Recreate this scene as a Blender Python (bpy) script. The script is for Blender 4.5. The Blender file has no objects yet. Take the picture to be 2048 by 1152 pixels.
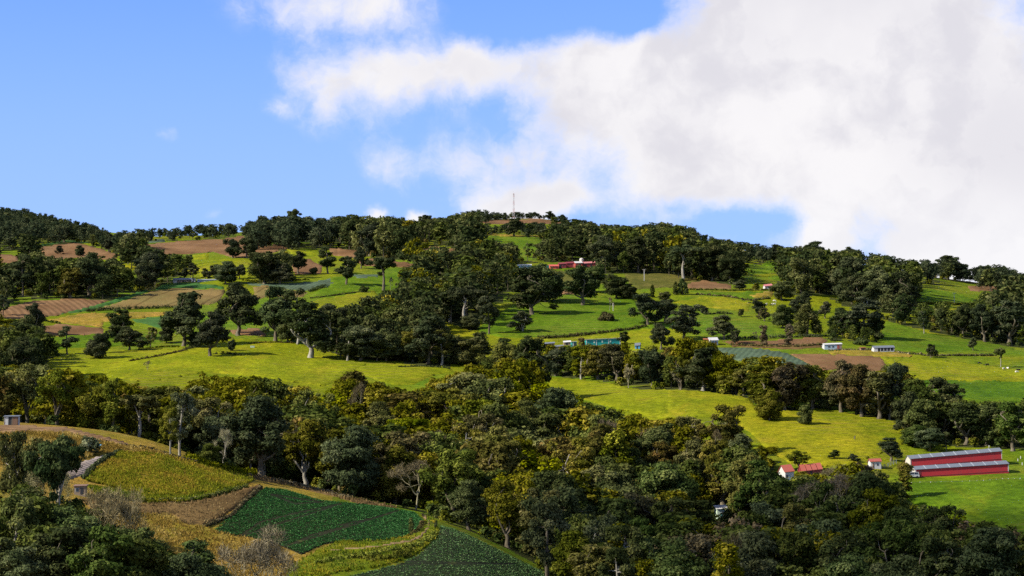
import bpy, math, random
import numpy as np
from mathutils import Vector
from mathutils.geometry import delaunay_2d_cdt

SC = bpy.context.scene
COL = SC.collection
R = math.radians

# ------------------------------------------------------------------ camera
PITCH = R(7.0)
FPX = 4836.0                       # focal length in pixels of a 2048 px wide frame (85 mm)
cam_d = bpy.data.cameras.new('camera')
cam_d.sensor_width = 36.0
cam_d.lens = 36.0 * FPX / 2048.0
cam_d.clip_start = 1.0
cam_d.clip_end = 20000.0
cam = bpy.data.objects.new('camera', cam_d)
COL.objects.link(cam)
cam.location = (0, 0, 0)
cam.rotation_euler = (math.pi / 2 + PITCH, 0, 0)
SC.camera = cam
CP, SP = math.cos(PITCH), math.sin(PITCH)

def ray(u, v):
    """photo pixel -> (s, t): x = s*y, z = t*y along the line of sight"""
    a = (np.asarray(u, float) - 1024) / FPX
    b = (576 - np.asarray(v, float)) / FPX
    dy = CP - b * SP
    return a / dy, (SP + b * CP) / dy

def pix(x, y, z):
    dep = y * CP + z * SP
    return 1024 + FPX * x / dep, 576 - FPX * (-y * SP + z * CP) / dep, dep

# ------------------------------------------------------------------ light
SUN_ELEV, SUN_AZ = 35.0, 252.0       # azimuth clockwise from +Y: from the left, a little behind the camera
EXPOSURE = 0.95
SC.view_settings.view_transform = 'Standard'
SC.view_settings.look = 'None'
SC.view_settings.exposure = EXPOSURE
SC.view_settings.gamma = 1.0
SC.view_settings.use_curve_mapping = False
sun_d = bpy.data.lights.new('sun', 'SUN')
sun_d.energy = 5.0
sun_d.angle = R(0.53)
sun_d.color = (1.0, 0.93, 0.80)
sun = bpy.data.objects.new('sun', sun_d)
COL.objects.link(sun)
to_sun = Vector((math.sin(R(SUN_AZ)) * math.cos(R(SUN_ELEV)), math.cos(R(SUN_AZ)) * math.cos(R(SUN_ELEV)), math.sin(R(SUN_ELEV))))
sun.rotation_euler = (-to_sun).to_track_quat('-Z', 'Y').to_euler()
sun.location = to_sun * 4000

world = bpy.data.worlds.new('World')
SC.world = world
world.use_nodes = True

class NT:
    """small helper to wire node trees"""
    def __init__(self, tree):
        self.t = tree; self.n = tree.nodes; self.l = tree.links
    def new(self, typ, **kw):
        n = self.n.new(typ)
        for k, v in kw.items(): setattr(n, k, v)
        return n
    def put(self, sock, v):
        if v is None: return
        if hasattr(v, 'is_linked') or hasattr(v, 'links'): self.l.new(v, sock)
        else: sock.default_value = v
    def math(self, op, a, b=None, c=None, clamp=False):
        n = self.new('ShaderNodeMath', operation=op, use_clamp=clamp)
        for i, x in enumerate((a, b, c)): self.put(n.inputs[i], x)
        return n.outputs[0]
    def vmath(self, op, a, b=None):
        n = self.new('ShaderNodeVectorMath', operation=op)
        self.put(n.inputs[0], a); self.put(n.inputs[1], b)
        return n.outputs['Value'] if op in ('DOT_PRODUCT', 'LENGTH') else n.outputs[0]
    def noise(self, vec, scale, detail=4, rough=0.55, dist=0.0, dim='3D', out='Fac'):
        n = self.new('ShaderNodeTexNoise', noise_dimensions=dim)
        self.put(n.inputs['Vector'], vec)
        n.inputs['Scale'].default_value = scale; n.inputs['Detail'].default_value = detail
        n.inputs['Roughness'].default_value = rough; n.inputs['Distortion'].default_value = dist
        return n.outputs[out]
    def smooth(self, x, lo, hi, a=0.0, b=1.0):
        n = self.new('ShaderNodeMapRange', interpolation_type='SMOOTHSTEP')
        self.put(n.inputs['Value'], x)
        n.inputs['From Min'].default_value = lo; n.inputs['From Max'].default_value = hi
        n.inputs['To Min'].default_value = a; n.inputs['To Max'].default_value = b
        return n.outputs['Result']
    def mix(self, f, a, b, mode='MIX'):
        n = self.new('ShaderNodeMix', data_type='RGBA', blend_type=mode)
        self.put(n.inputs[0], f)
        for i, x in ((6, a), (7, b)):
            if isinstance(x, (tuple, list)): x = tuple(x) + (1,) * (4 - len(x))
            self.put(n.inputs[i], x)
        return n.outputs[2]

def build_sky():
    w = NT(world.node_tree)
    w.n.clear()
    out = w.new('ShaderNodeOutputWorld'); bg = w.new('ShaderNodeBackground')
    w.l.new(bg.outputs[0], out.inputs[0])
    sky = w.new('ShaderNodeTexSky', sky_type='NISHITA')
    sky.sun_disc = False
    sky.sun_elevation = R(SUN_ELEV); sky.sun_rotation = R(SUN_AZ)
    sky.altitude = 2000.0; sky.air_density = 1.0; sky.dust_density = 0.3; sky.ozone_density = 2.5
    STR = 0.062
    bg.inputs['Strength'].default_value = STR
    tc = w.new('ShaderNodeTexCoord').outputs['Generated']
    sep = w.new('ShaderNodeSeparateXYZ'); w.l.new(tc, sep.inputs[0])
    az = w.math('ARCTAN2', sep.outputs[0], sep.outputs[1])
    el = w.math('ARCSINE', sep.outputs[2])
    cmb = w.new('ShaderNodeCombineXYZ')
    w.put(cmb.inputs[0], az); w.put(cmb.inputs[1], el)
    p = cmb.outputs[0]
    K = 1 / FPX
    def azel(u, v):
        s, t = ray(u, v)
        a = math.atan(s)
        return a, math.atan(t * math.cos(a))
    wob = w.noise(p, 34, 5, 0.6, out='Color')
    wv = w.vmath('MULTIPLY', w.vmath('SUBTRACT', wob, (0.5, 0.5, 0.5)), (0.020, 0.015, 0))
    pw = w.vmath('ADD', p, wv)
    # where the banks of cloud hang: centre and reach given through the photo's directions
    blobs = [(1800, 180, 440, 240, 1.15), (1470, 230, 240, 160, 0.9), (1190, 165, 150, 95, 0.95), (1260, 95, 100, 34, 0.35),
             (1660, 10, 260, 120, 0.8), (2010, 400, 200, 190, 0.9), (1440, 345, 270, 58, 0.52), (1130, 270, 90, 70, 0.26),
             (790, 155, 190, 58, 1.05), (950, 118, 90, 38, 0.6), (640, 215, 60, 70, 0.42), (640, 5, 160, 66, 0.75), (790, 15, 90, 50, 0.4),
             (785, 345, 60, 45, 0.36), (930, 325, 95, 64, 0.44), (760, 270, 50, 60, 0.34), (1090, 350, 120, 60, 0.26), (1075, 405, 130, 30, 1.0), (1000, 440, 90, 30, 0.5),
             (1640, 485, 56, 50, 1.0), (1870, 500, 85, 56, 0.95), (1980, 520, 100, 60, 0.7), (832, 432, 24, 18, 0.8), (748, 430, 22, 16, 0.7), (425, 432, 22, 14, 0.35),
             (330, 270, 30, 20, 0.28), (545, 225, 34, 24, 0.26), (1700, 420, 110, 40, 0.3),
             (1500, 445, 115, 22, -0.50), (1345, 408, 45, 16, -0.25), (1795, 450, 36, 30, -0.4), (1265, 28, 75, 52, -0.75), (1100, 35, 130, 55, -0.3)]
    tot = None
    for (u, v, ru, rv, s) in blobs:
        a, e = azel(u, v)
        d = w.vmath('MULTIPLY', w.vmath('SUBTRACT', pw, (a, e, 0)), (1 / (ru * K), 1 / (rv * K), 0))
        g = w.math('EXPONENT', w.math('MULTIPLY', w.vmath('DOT_PRODUCT', d, d), -1.0))
        tot = w.math('MULTIPLY_ADD', g, s, tot if tot is not None else 0.0)
    # beyond the photographed part of the sky the same broken cloud goes on
    far = w.smooth(w.math('ABSOLUTE', az), 0.26, 0.45)
    high = w.smooth(el, 0.27, 0.42)
    other = w.math('MAXIMUM', far, high)
    gen = w.smooth(w.noise(tc, 3.2, 4, 0.55), 0.46, 0.62, 0.0, 0.85)
    tot = w.math('MULTIPLY_ADD', w.math('MULTIPLY', gen, other), 1.0, tot)
    n1 = w.noise(pw, 22, 8, 0.6)
    n2 = w.noise(pw, 90, 6, 0.6)
    n4 = w.noise(pw, 240, 5, 0.6)
    nn = w.math('ADD', w.math('MULTIPLY', w.math('SUBTRACT', n1, 0.5), 1.15), w.math('ADD', w.math('MULTIPLY', w.math('SUBTRACT', n2, 0.5), 0.55), w.math('MULTIPLY', w.math('SUBTRACT', n4, 0.5), 0.22)))
    dens = w.math('ADD', tot, w.math('MULTIPLY', nn, w.smooth(tot, 0.02, 0.30)))
    mask = w.smooth(dens, 0.10, 0.92)
    # cloud brightness: bright where thin and sunlit, soft grey folds in the thick bank
    n3 = w.noise(p, 9, 5, 0.5)
    thick = w.smooth(dens, 0.45, 1.15)
    grey = w.math('MULTIPLY', w.smooth(n3, 0.36, 0.64), thick)
    k = 1.0 / (STR * 2 ** EXPOSURE)
    cw = tuple(x * k for x in (0.97, 0.945, 0.945))
    cg = tuple(x * k for x in (0.775, 0.755, 0.795))
    # relief of the billows: denser towards the sun side is bright, away from it shaded
    ra = w.noise(pw, 15, 7, 0.55); rb = w.noise(w.vmath('ADD', pw, (-0.010, 0.014, 0)), 15, 7, 0.55)
    rel = w.smooth(w.math('SUBTRACT', ra, rb), -0.10, 0.13)
    grey = w.math('MAXIMUM', w.math('MULTIPLY', grey, 0.75), w.math('MULTIPLY', rel, w.smooth(dens, 0.35, 0.9)))
    cloud = w.mix(grey, cw, cg)
    low = w.smooth(el, 0.135, 0.175, 1.0, 0.0)      # towering heads low over the ridge are the brightest
    cloud = w.mix(w.math('MULTIPLY', low, 0.55), cloud, tuple(x * k for x in (1.0, 0.99, 1.0)))
    blue = w.mix(1.0, sky.outputs[0], (1.18, 1.42, 2.12), 'MULTIPLY')
    pale = w.smooth(el, 0.13, 0.26, 0.62, 0.0)      # the clear sky pales towards the horizon
    blue = w.mix(pale, blue, tuple(x * k for x in (0.40, 0.58, 0.95)))
    w.l.new(w.mix(w.math('MULTIPLY', mask, 0.97), blue, cloud), bg.inputs['Color'])
build_sky()

SC.cycles.max_bounces = 5
SC.cycles.diffuse_bounces = 2
SC.cycles.glossy_bounces = 2
SC.cycles.transmission_bounces = 3
SC.cycles.transparent_max_bounces = 4
SC.cycles.volume_bounces = 0
SC.cycles.use_adaptive_sampling = True
SC.cycles.adaptive_threshold = 0.02
SC.cycles.sample_clamp_indirect = 4.0
try: SC.cycles.use_denoising = False
except Exception: pass

# ------------------------------------------------------------------ terrain function
KS = 1.5                             # metres per unit of the profile tables
PROF = {
 -700: [(330,1190),(380,1040),(430,900),(470,830),(495,815),(540,835),(600,810),(660,760),(745,700),(815,655),(900,605),(1000,555),(1130,500),(1300,455),(1500,420),(1650,405),(1800,415),(2200,540)],
 0: [(330,1230),(380,1080),(430,930),(470,858),(495,850),(540,872),(600,850),(660,790),(745,715),(815,668),(900,618),(1000,566),(1130,515),(1300,478),(1500,452),(1650,434),(1800,446),(2200,560)],
 250: [(330,1260),(380,1120),(430,985),(470,892),(495,878),(540,905),(600,870),(660,800),(745,722),(815,670),(900,612),(960,577),(1000,571),(1130,520),(1250,485),(1400,480),(1600,470),(1750,474),(2200,580)],
 500: [(330,1290),(400,1110),(440,1010),(475,960),(500,955),(540,965),(600,900),(660,818),(745,722),(815,668),(900,615),(1000,562),(1130,512),(1230,480),(1300,468),(1400,470),(1600,520),(2200,650)],
 750: [(330,1290),(380,1160),(430,1062),(465,1012),(490,1005),(540,995),(600,905),(660,822),(745,735),(815,675),(900,620),(1000,565),(1130,510),(1230,475),(1300,462),(1400,468),(1600,520),(2200,650)],
 900: [(330,1290),(390,1140),(430,1066),(460,1047),(500,1030),(560,960),(620,880),(680,800),(745,738),(815,682),(900,625),(1000,568),(1130,508),(1260,468),(1380,450),(1450,443),(1600,480),(2200,620)],
 1080: [(330,1320),(400,1190),(430,1150),(480,1100),(540,1010),(600,910),(660,830),(720,765),(770,715),(830,675),(900,630),(1000,570),(1130,510),(1260,468),(1380,447),(1450,440),(1600,480),(2200,620)],
 1250: [(330,1340),(430,1200),(500,1090),(560,980),(610,890),(660,810),(720,755),(770,705),(830,672),(900,628),(1000,572),(1130,515),(1260,484),(1380,468),(1450,465),(1600,505),(2200,640)],
 1500: [(330,1340),(430,1200),(480,1110),(530,1010),(560,930),(600,870),(660,800),(720,750),(770,712),(830,672),(900,632),(1000,585),(1130,535),(1250,512),(1350,504),(1450,508),(1600,545),(2200,670)],
 1700: [(330,1340),(430,1190),(480,1090),(520,1000),(550,935),(600,870),(650,820),(700,775),(745,735),(800,700),(850,672),(920,632),(1000,592),(1100,555),(1200,532),(1300,525),(1450,545),(1600,590),(2200,700)],
 1850: [(330,1320),(430,1150),(480,1070),(520,990),(540,958),(565,925),(610,868),(660,815),(700,780),(745,742),(800,706),(850,680),(920,642),(1000,605),(1100,572),(1180,554),(1250,550),(1400,580),(1600,630),(2200,740)],
 2048: [(330,1300),(430,1140),(480,1060),(520,985),(540,950),(565,920),(610,872),(660,822),(700,790),(745,755),(800,722),(850,698),(920,665),(1000,632),(1100,600),(1180,584),(1250,577),(1400,600),(1600,650),(2200,760)],
 2750: [(330,1280),(430,1130),(480,1050),(520,985),(540,955),(565,925),(610,880),(660,835),(700,805),(745,775),(800,745),(850,722),(920,692),(1000,662),(1100,635),(1180,620),(1250,615),(1400,640),(1600,690),(2200,800)],
}

def pchip(xk, yk, x):
    xk = np.asarray(xk, float); yk = np.asarray(yk, float); x = np.asarray(x, float)
    h = np.diff(xk); d = np.diff(yk) / h
    m = np.zeros(len(xk)); m[0] = d[0]; m[-1] = d[-1]
    for i in range(1, len(xk) - 1):
        if d[i-1] * d[i] > 0:
            w1 = 2 * h[i] + h[i-1]; w2 = h[i] + 2 * h[i-1]
            m[i] = (w1 + w2) / (w1 / d[i-1] + w2 / d[i])
    i = np.clip(np.searchsorted(xk, x) - 1, 0, len(xk) - 2)
    t = np.clip((x - xk[i]) / h[i], 0, 1)
    return ((2*t**3-3*t**2+1)*yk[i] + (t**3-2*t**2+t)*h[i]*m[i] + (-2*t**3+3*t**2)*yk[i+1] + (t**3-t**2)*h[i]*m[i+1])

rs = np.random.RandomState(7)
_LAT = rs.rand(256, 256)
def vnoise(x, y):
    xi = np.floor(x).astype(int); yi = np.floor(y).astype(int)
    fx = x - xi; fy = y - yi
    fx = fx*fx*(3-2*fx); fy = fy*fy*(3-2*fy)
    g = lambda a, b: _LAT[a % 256, b % 256]
    return (g(xi,yi)*(1-fx)+g(xi+1,yi)*fx)*(1-fy)+(g(xi,yi+1)*(1-fx)+g(xi+1,yi+1)*fx)*fy - 0.5

YG = np.concatenate([np.arange(-120, 480, 20.0), np.arange(480, 1000, 3.0), np.arange(1000, 2500, 6.0), np.arange(2500, 3700, 40.0)])
NS = 380
SG = np.linspace(-0.46, 0.46, NS)
YBASE = 375.0                        # below this distance the sheet keeps a constant width

def build_height():
    us = sorted(PROF)
    sk = [float(ray(u, 700)[0]) for u in us]
    rows = []
    for u in us:
        pts = [(-120, -1.8), (0, -2.2), (60, -7.0), (180, -16.0)]
        for (d, v) in PROF[u]:
            s, t = ray(u, v)
            pts.append((d * KS, float(t) * d * KS))
        pts.append((3700.0, pts[-1][1] - 60))
        a = np.array(pts)
        rows.append(pchip(a[:, 0], a[:, 1], YG))
    rows = np.array(rows)                       # [u, y]
    Z = np.empty((NS, len(YG)))
    for j in range(len(YG)):
        Z[:, j] = pchip(sk, rows[:, j], SG)
    ker = np.array([1, 4, 6, 4, 1.0]); ker /= ker.sum()
    for _ in range(10):
        P = np.pad(Z, ((2, 2), (0, 0)), 'edge')
        Z = sum(ker[k] * P[k:k + NS] for k in range(5))
    X = SG[:, None] * np.maximum(YG[None, :], YBASE)
    Y = np.broadcast_to(YG[None, :], X.shape)
    amp = np.clip((Y - 420) / 300, 0, 1)
    fo = 0.45 + 0.55 * np.clip((Y - 800) / 500, 0, 1)
    Z = Z + amp * fo * (7.0 * vnoise(X / 150 + 3, Y / 190) + 2.6 * vnoise(X / 55, Y / 70 + 9) + 0.7 * vnoise(X / 18, Y / 22))
    return X, Y, Z
GX, GY, GZ = build_height()

def height(x, y):
    x = np.asarray(x, float); y = np.asarray(y, float)
    s = x / np.maximum(y, YBASE)
    fi = np.clip((s - SG[0]) / (SG[1] - SG[0]), 0, NS - 1.001)
    i = fi.astype(int); fi = fi - i
    j = np.clip(np.searchsorted(YG, y, side='right') - 1, 0, len(YG) - 2)
    fj = np.clip((y - YG[j]) / (YG[j+1] - YG[j]), 0, 1)
    return (GZ[i,j]*(1-fi)+GZ[i+1,j]*fi)*(1-fj)+(GZ[i,j+1]*(1-fi)+GZ[i+1,j+1]*fi)*fj

_YS = np.concatenate([np.arange(470, 1000, 1.5), np.arange(1000, 2700, 3.0)])
_SC = np.linspace(-0.30, 0.30, 2001)
_TC = np.linspace(-0.03, 0.17, 1201)
_tab = []
for _s in _SC:                       # first distance at which each line of sight meets the slope
    _z = height(_s * _YS, _YS) / _YS
    _m = np.maximum.accumulate(_z) + np.arange(len(_YS)) * 1e-9
    _k = int(np.argmax(_z))
    _tab.append(np.interp(_TC, _m[:_k + 1], _YS[:_k + 1]))      # above the skyline: the crest itself
_TAB = np.array(_tab)
def ground(u, v):
    """first point of the terrain met along the line of sight of photo pixel (u, v)"""
    u = np.atleast_1d(np.asarray(u, float)); v = np.atleast_1d(np.asarray(v, float))
    s, t = ray(u, v)
    i = np.clip(np.rint((s - _SC[0]) / (_SC[1] - _SC[0])).astype(int), 0, len(_SC) - 1)
    fj = np.clip((t - _TC[0]) / (_TC[1] - _TC[0]), 0, len(_TC) - 1.001)
    j = fj.astype(int); w = fj - j
    a, b = _TAB[i, j], _TAB[i, j + 1]
    y = np.where(b - a < 25, a + (b - a) * w, np.where(w < 0.5, a, b))
    x = s * y
    return np.stack([x, y, height(x, y)], -1)

def gpt(u, v):
    return Vector(ground(u, v)[0])

def at_dist(u, y):
    """terrain point in the photo column u at distance y"""
    s = float(ray(u, 750)[0])
    x = s * y
    return Vector((x, y, float(height(x, y))))

# crops in which the photograph was measured (x, y at 2.88 x)
ORG = {'A': (0, 380), 'B': (680, 380), 'C': (1348, 400), 'D': (0, 752), 'E': (680, 752), 'F': (1348, 752)}
def P(c, x, y):
    o = ORG[c]
    return (o[0] + x / 2.88, o[1] + y / 2.88)

# ------------------------------------------------------------------ mesh helpers
def mesh_np(name, verts, faces, mat=None, tint=None, smooth=False):
    """faces: (n,3) or (n,4) int array, or a list of such arrays"""
    me = bpy.data.meshes.new(name)
    verts = np.ascontiguousarray(verts, dtype=np.float32)
    fl = faces if isinstance(faces, list) else [faces]
    fl = [np.asarray(f, dtype=np.int32) for f in fl if len(f)]
    loops = np.concatenate([f.ravel() for f in fl])
    cnt = np.concatenate([np.full(len(f), f.shape[1], np.int32) for f in fl])
    me.vertices.add(len(verts)); me.vertices.foreach_set('co', verts.ravel())
    me.loops.add(len(loops)); me.loops.foreach_set('vertex_index', loops)
    me.polygons.add(len(cnt))
    st = np.zeros(len(cnt), np.int32); st[1:] = np.cumsum(cnt)[:-1]
    me.polygons.foreach_set('loop_start', st)
    try: me.polygons.foreach_set('loop_total', cnt)
    except Exception: pass
    me.polygons.foreach_set('use_smooth', np.full(len(cnt), bool(smooth)))
    if tint is not None:
        a = me.attributes.new('tint', 'FLOAT', 'POINT')
        a.data.foreach_set('value', np.ascontiguousarray(tint, np.float32))
    me.update(calc_edges=True)
    if mat is not None: me.materials.append(mat)
    return me

def link(name, data, parent=None, loc=None):
    o = bpy.data.objects.new(name, data)
    COL.objects.link(o)
    if parent is not None: o.parent = parent
    if loc is not None: o.location = loc
    return o

def tag(o, label=None, cat=None, group=None, kind=None):
    if label: o['label'] = label
    if cat: o['category'] = cat
    if group: o['group'] = group
    if kind: o['kind'] = kind
    return o

# ------------------------------------------------------------------ materials
def material(name):
    m = bpy.data.materials.new(name)
    m.use_nodes = True
    t = NT(m.node_tree)
    b = t.n['Principled BSDF']
    b.inputs['Roughness'].default_value = 0.9
    b.inputs['Specular IOR Level'].default_value = 0.02
    return m, t, b

def bump(t, b, h, strength, dist):
    n = t.new('ShaderNodeBump')
    n.inputs['Strength'].default_value = strength; n.inputs['Distance'].default_value = dist
    t.put(n.inputs['Height'], h)
    t.l.new(n.outputs[0], b.inputs['Normal'])

GA = 0.60                            # overall reflectance of turf and soil
def grass_mat(name, c1, c2, c3, big=0.012, fine=0.35, stripes=None):
    m, t, b = material(name)
    c1, c2, c3 = (tuple(x * GA for x in c) for c in (c1, c2, c3))
    pos = t.new('ShaderNodeNewGeometry').outputs['Position']
    flat = t.vmath('MULTIPLY', pos, (1, 0.55, 0))
    a = t.noise(flat, big, 5, 0.6, 0.4)
    col = t.mix(t.smooth(a, 0.38, 0.62), c1, c2)
    a2 = t.noise(flat, big * 6, 5, 0.65, 0.3)
    col = t.mix(t.smooth(a2, 0.47, 0.75, 0, 0.75), col, c3)
    if stripes:
        w = t.new('ShaderNodeTexWave', wave_type='BANDS', bands_direction='Y')
        t.l.new(pos, w.inputs['Vector'])
        w.inputs['Scale'].default_value = stripes; w.inputs['Distortion'].default_value = 6; w.inputs['Detail'].default_value = 3; w.inputs['Detail Scale'].default_value = 0.6
        col = t.mix(t.smooth(w.outputs['Fac'], 0.55, 0.9, 0, 0.55), col, tuple(x * 0.55 for x in c1))
    f = t.noise(pos, fine, 6, 0.75)
    col = t.mix(1.0, col, t.mix(t.smooth(f, 0.28, 0.72), (0.55, 0.58, 0.55), (1.38, 1.34, 1.3)), 'MULTIPLY')
    mid = t.noise(flat, 0.07, 4, 0.6)
    col = t.mix(1.0, col, t.mix(t.smooth(mid, 0.32, 0.68), (0.78, 0.84, 0.8), (1.18, 1.12, 1.1)), 'MULTIPLY')
    # trodden terracettes that follow the contours, and a few worn bare spots
    wv = t.new('ShaderNodeTexWave', wave_type='BANDS', bands_direction='Z')
    t.l.new(pos, wv.inputs['Vector']); wv.inputs['Scale'].default_value = 0.16; wv.inputs['Distortion'].default_value = 9; wv.inputs['Detail'].default_value = 4; wv.inputs['Detail Scale'].default_value = 0.12
    tr = t.math('MULTIPLY', t.smooth(wv.outputs['Fac'], 0.72, 0.97), t.smooth(t.noise(flat, 0.02, 3, 0.5), 0.45, 0.62))
    col = t.mix(t.math('MULTIPLY', tr, 0.45), col, (0.16, 0.13, 0.03))
    sp = t.smooth(t.noise(pos, 0.11, 3, 0.5), 0.70, 0.78)
    col = t.mix(t.math('MULTIPLY', sp, 0.5), col, (0.11, 0.10, 0.028))
    t.l.new(col, b.inputs['Base Color'])
    bump(t, b, t.noise(pos, 0.9, 6, 0.75), 0.7, 0.7)
    return m

def soil_mat(name, c1, c2, ang=0.0, scale=0.22, furrow=0.45, track=0.0):
    m, t, b = material(name)
    c1, c2 = (tuple(x * GA for x in c) for c in (c1, c2))
    pos = t.new('ShaderNodeNewGeometry').outputs['Position']
    rot = t.new('ShaderNodeVectorRotate', rotation_type='Z_AXIS')
    t.l.new(pos, rot.inputs['Vector']); rot.inputs['Angle'].default_value = ang
    w = t.new('ShaderNodeTexWave', wave_type='BANDS', bands_direction='X')
    t.l.new(rot.outputs[0], w.inputs['Vector'])
    w.inputs['Scale'].default_value = scale; w.inputs['Distortion'].default_value = 3.5; w.inputs['Detail'].default_value = 3; w.inputs['Detail Scale'].default_value = 0.3
    col = t.mix(t.smooth(t.noise(pos, 0.03, 5, 0.6), 0.35, 0.65), c1, c2)
    col = t.mix(t.math('MULTIPLY', t.smooth(w.outputs['Fac'], 0.3, 0.8), furrow), col, tuple(x * 0.55 for x in c1))
    if track:
        w2 = t.new('ShaderNodeTexWave', wave_type='BANDS', bands_direction='X')
        t.l.new(rot.outputs[0], w2.inputs['Vector']); w2.inputs['Scale'].default_value = track; w2.inputs['Distortion'].default_value = 1.0
        col = t.mix(t.smooth(w2.outputs['Fac'], 0.965, 0.995, 0, 0.7), col, tuple(x * 0.4 for x in c1))
    f = t.noise(pos, 0.8, 5, 0.7)
    col = t.mix(1.0, col, t.mix(f, (0.62, 0.62, 0.62), (1.36, 1.36, 1.36)), 'MULTIPLY')
    col = t.mix(1.0, col, t.mix(t.smooth(t.noise(t.vmath('MULTIPLY', pos, (1, 0.5, 0)), 0.05, 4, 0.6), 0.3, 0.7), (0.72, 0.70, 0.68), (1.16, 1.16, 1.14)), 'MULTIPLY')
    weed = t.smooth(t.noise(pos, 0.16, 5, 0.65), 0.60, 0.72, 0, 0.55)
    col = t.mix(weed, col, (0.085, 0.095, 0.022))
    t.l.new(col, b.inputs['Base Color'])
    bump(t, b, t.math('ADD', t.math('MULTIPLY', w.outputs['Fac'], 0.7), t.noise(pos, 1.2, 4, 0.7)), 0.6, 0.35)
    return m

LIME, EMER, YEL, OLIVE = (0.215, 0.245, 0.007), (0.098, 0.180, 0.008), (0.33, 0.265, 0.018), (0.115, 0.120, 0.022)
M = {}
M['hill'] = grass_mat('hillside grass', LIME, (0.12, 0.215, 0.012), (0.235, 0.215, 0.02), 0.008)
M['lime'] = grass_mat('lime pasture', LIME, (0.265, 0.30, 0.010), (0.30, 0.26, 0.018), 0.010)
M['emerald'] = grass_mat('emerald pasture', EMER, (0.125, 0.215, 0.010), (0.19, 0.225, 0.012), 0.012)
M['yellow'] = grass_mat('yellow pasture', (0.30, 0.29, 0.010), (0.22, 0.255, 0.010), (0.36, 0.29, 0.022), 0.016)
M['stripe'] = grass_mat('combed pasture', (0.10, 0.20, 0.010), (0.15, 0.235, 0.010), (0.06, 0.13, 0.012), 0.02, stripes=0.09)
M['olive'] = grass_mat('dry olive grass', OLIVE, (0.165, 0.155, 0.035), (0.20, 0.165, 0.05), 0.02)
M['orange'] = grass_mat('rust tinged rough grass', (0.20, 0.21, 0.012), (0.29, 0.21, 0.02), (0.27, 0.14, 0.02), 0.035)
M['gold'] = grass_mat('golden dry grass', (0.38, 0.24, 0.045), (0.29, 0.225, 0.025), (0.42, 0.30, 0.09), 0.04)
M['bank'] = grass_mat('lush bank grass', (0.17, 0.205, 0.010), (0.09, 0.15, 0.010), (0.30, 0.20, 0.02), 0.05)
M['soil'] = soil_mat('ploughed brown soil', (0.265, 0.145, 0.066), (0.315, 0.185, 0.092), 0.5)
M['soilf'] = soil_mat('furrowed soil', (0.25, 0.140, 0.066), (0.30, 0.178, 0.088), -0.35, 0.085, 0.45)
M['tan'] = soil_mat('tan sprouting field', (0.29, 0.20, 0.072), (0.235, 0.185, 0.062), 0.12, 0.30, 0.2, 0.018)
M['ridge'] = soil_mat('ridged tan earth', (0.30, 0.175, 0.085), (0.35, 0.22, 0.11), 0.6, 0.10, 0.85)
M['dryearth'] = soil_mat('dry brown earth', (0.185, 0.115, 0.045), (0.235, 0.15, 0.055), 1.0, 0.3, 0.25)
M['rubble'] = soil_mat('pale rubble ground', (0.33, 0.25, 0.19), (0.55, 0.47, 0.42), 0.3, 0.4, 0.3)
M['track'] = soil_mat('pale dirt track', (0.30, 0.195, 0.11), (0.36, 0.24, 0.13), 1.3, 0.3, 0.1)
M['crop'] = soil_mat('blue green crop rows', (0.100, 0.150, 0.088), (0.130, 0.180, 0.115), 0.2, 0.11, 0.22)
M['cropg'] = soil_mat('green crop rows', (0.055, 0.155, 0.035), (0.085, 0.185, 0.045), 0.35, 0.11, 0.25)
M['cropbed'] = soil_mat('dark bed between crop plants', (0.030, 0.036, 0.018), (0.045, 0.045, 0.022), 0.35, 0.5, 0.3)

# ------------------------------------------------------------------ ground sheet
def build_ground():
    n, m = GX.shape
    verts = np.stack([GX, GY, GZ], -1).reshape(-1, 3)
    i = np.arange(n - 1)[:, None] * m + np.arange(m - 1)[None]
    q = np.stack([i, i + m, i + m + 1, i + 1], -1).reshape(-1, 4)
    o = link('terrain', mesh_np('terrain', verts, q, M['hill'], smooth=True))
    tag(o, 'long green mountainside of pastures rising to the ridge', 'hillside', kind='structure')
    # the land below the fields, out to the horizon on every side
    ang = np.linspace(0, 2 * math.pi, 49)[:-1]
    v = [(0, 800, -120)] + [(12000 * math.cos(a), 12000 * math.sin(a), -120) for a in ang]
    f = np.array([(0, k + 1, (k + 1) % 48 + 1) for k in range(48)])
    o = link('ground', mesh_np('ground', np.array(v), f, M['hill']))
    tag(o, 'green valley floor reaching out to the horizon', 'ground', kind='structure')
build_ground()

def densify(poly, step):
    out = []
    for k in range(len(poly)):
        a = np.array(poly[k], float); b = np.array(poly[(k + 1) % len(poly)], float)
        n = max(1, int(np.hypot(*(b - a)) / step))
        out += [tuple(a + (b - a) * i / n) for i in range(n)]
    return out

def inside(px, py, poly):
    px = np.asarray(px); py = np.asarray(py)
    c = np.zeros(px.shape, bool)
    n = len(poly)
    for k in range(n):
        x0, y0 = poly[k]; x1, y1 = poly[(k + 1) % n]
        if y0 == y1: continue
        cr = ((y0 > py) != (y1 > py)) & (px < (x1 - x0) * (py - y0) / (y1 - y0) + x0)
        c ^= cr
    return c

def wobble(poly, amp):
    """irregular outline: fields are not ruled with a straight edge"""
    out = []
    n = len(poly)
    for k, (x, y) in enumerate(poly):
        out.append((x + amp * 2 * float(vnoise(np.array([x / 23.0]), np.array([y / 9.0]))[0]), y + amp * float(vnoise(np.array([x / 17.0 + 40]), np.array([y / 9.0]))[0])))
    return out

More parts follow.
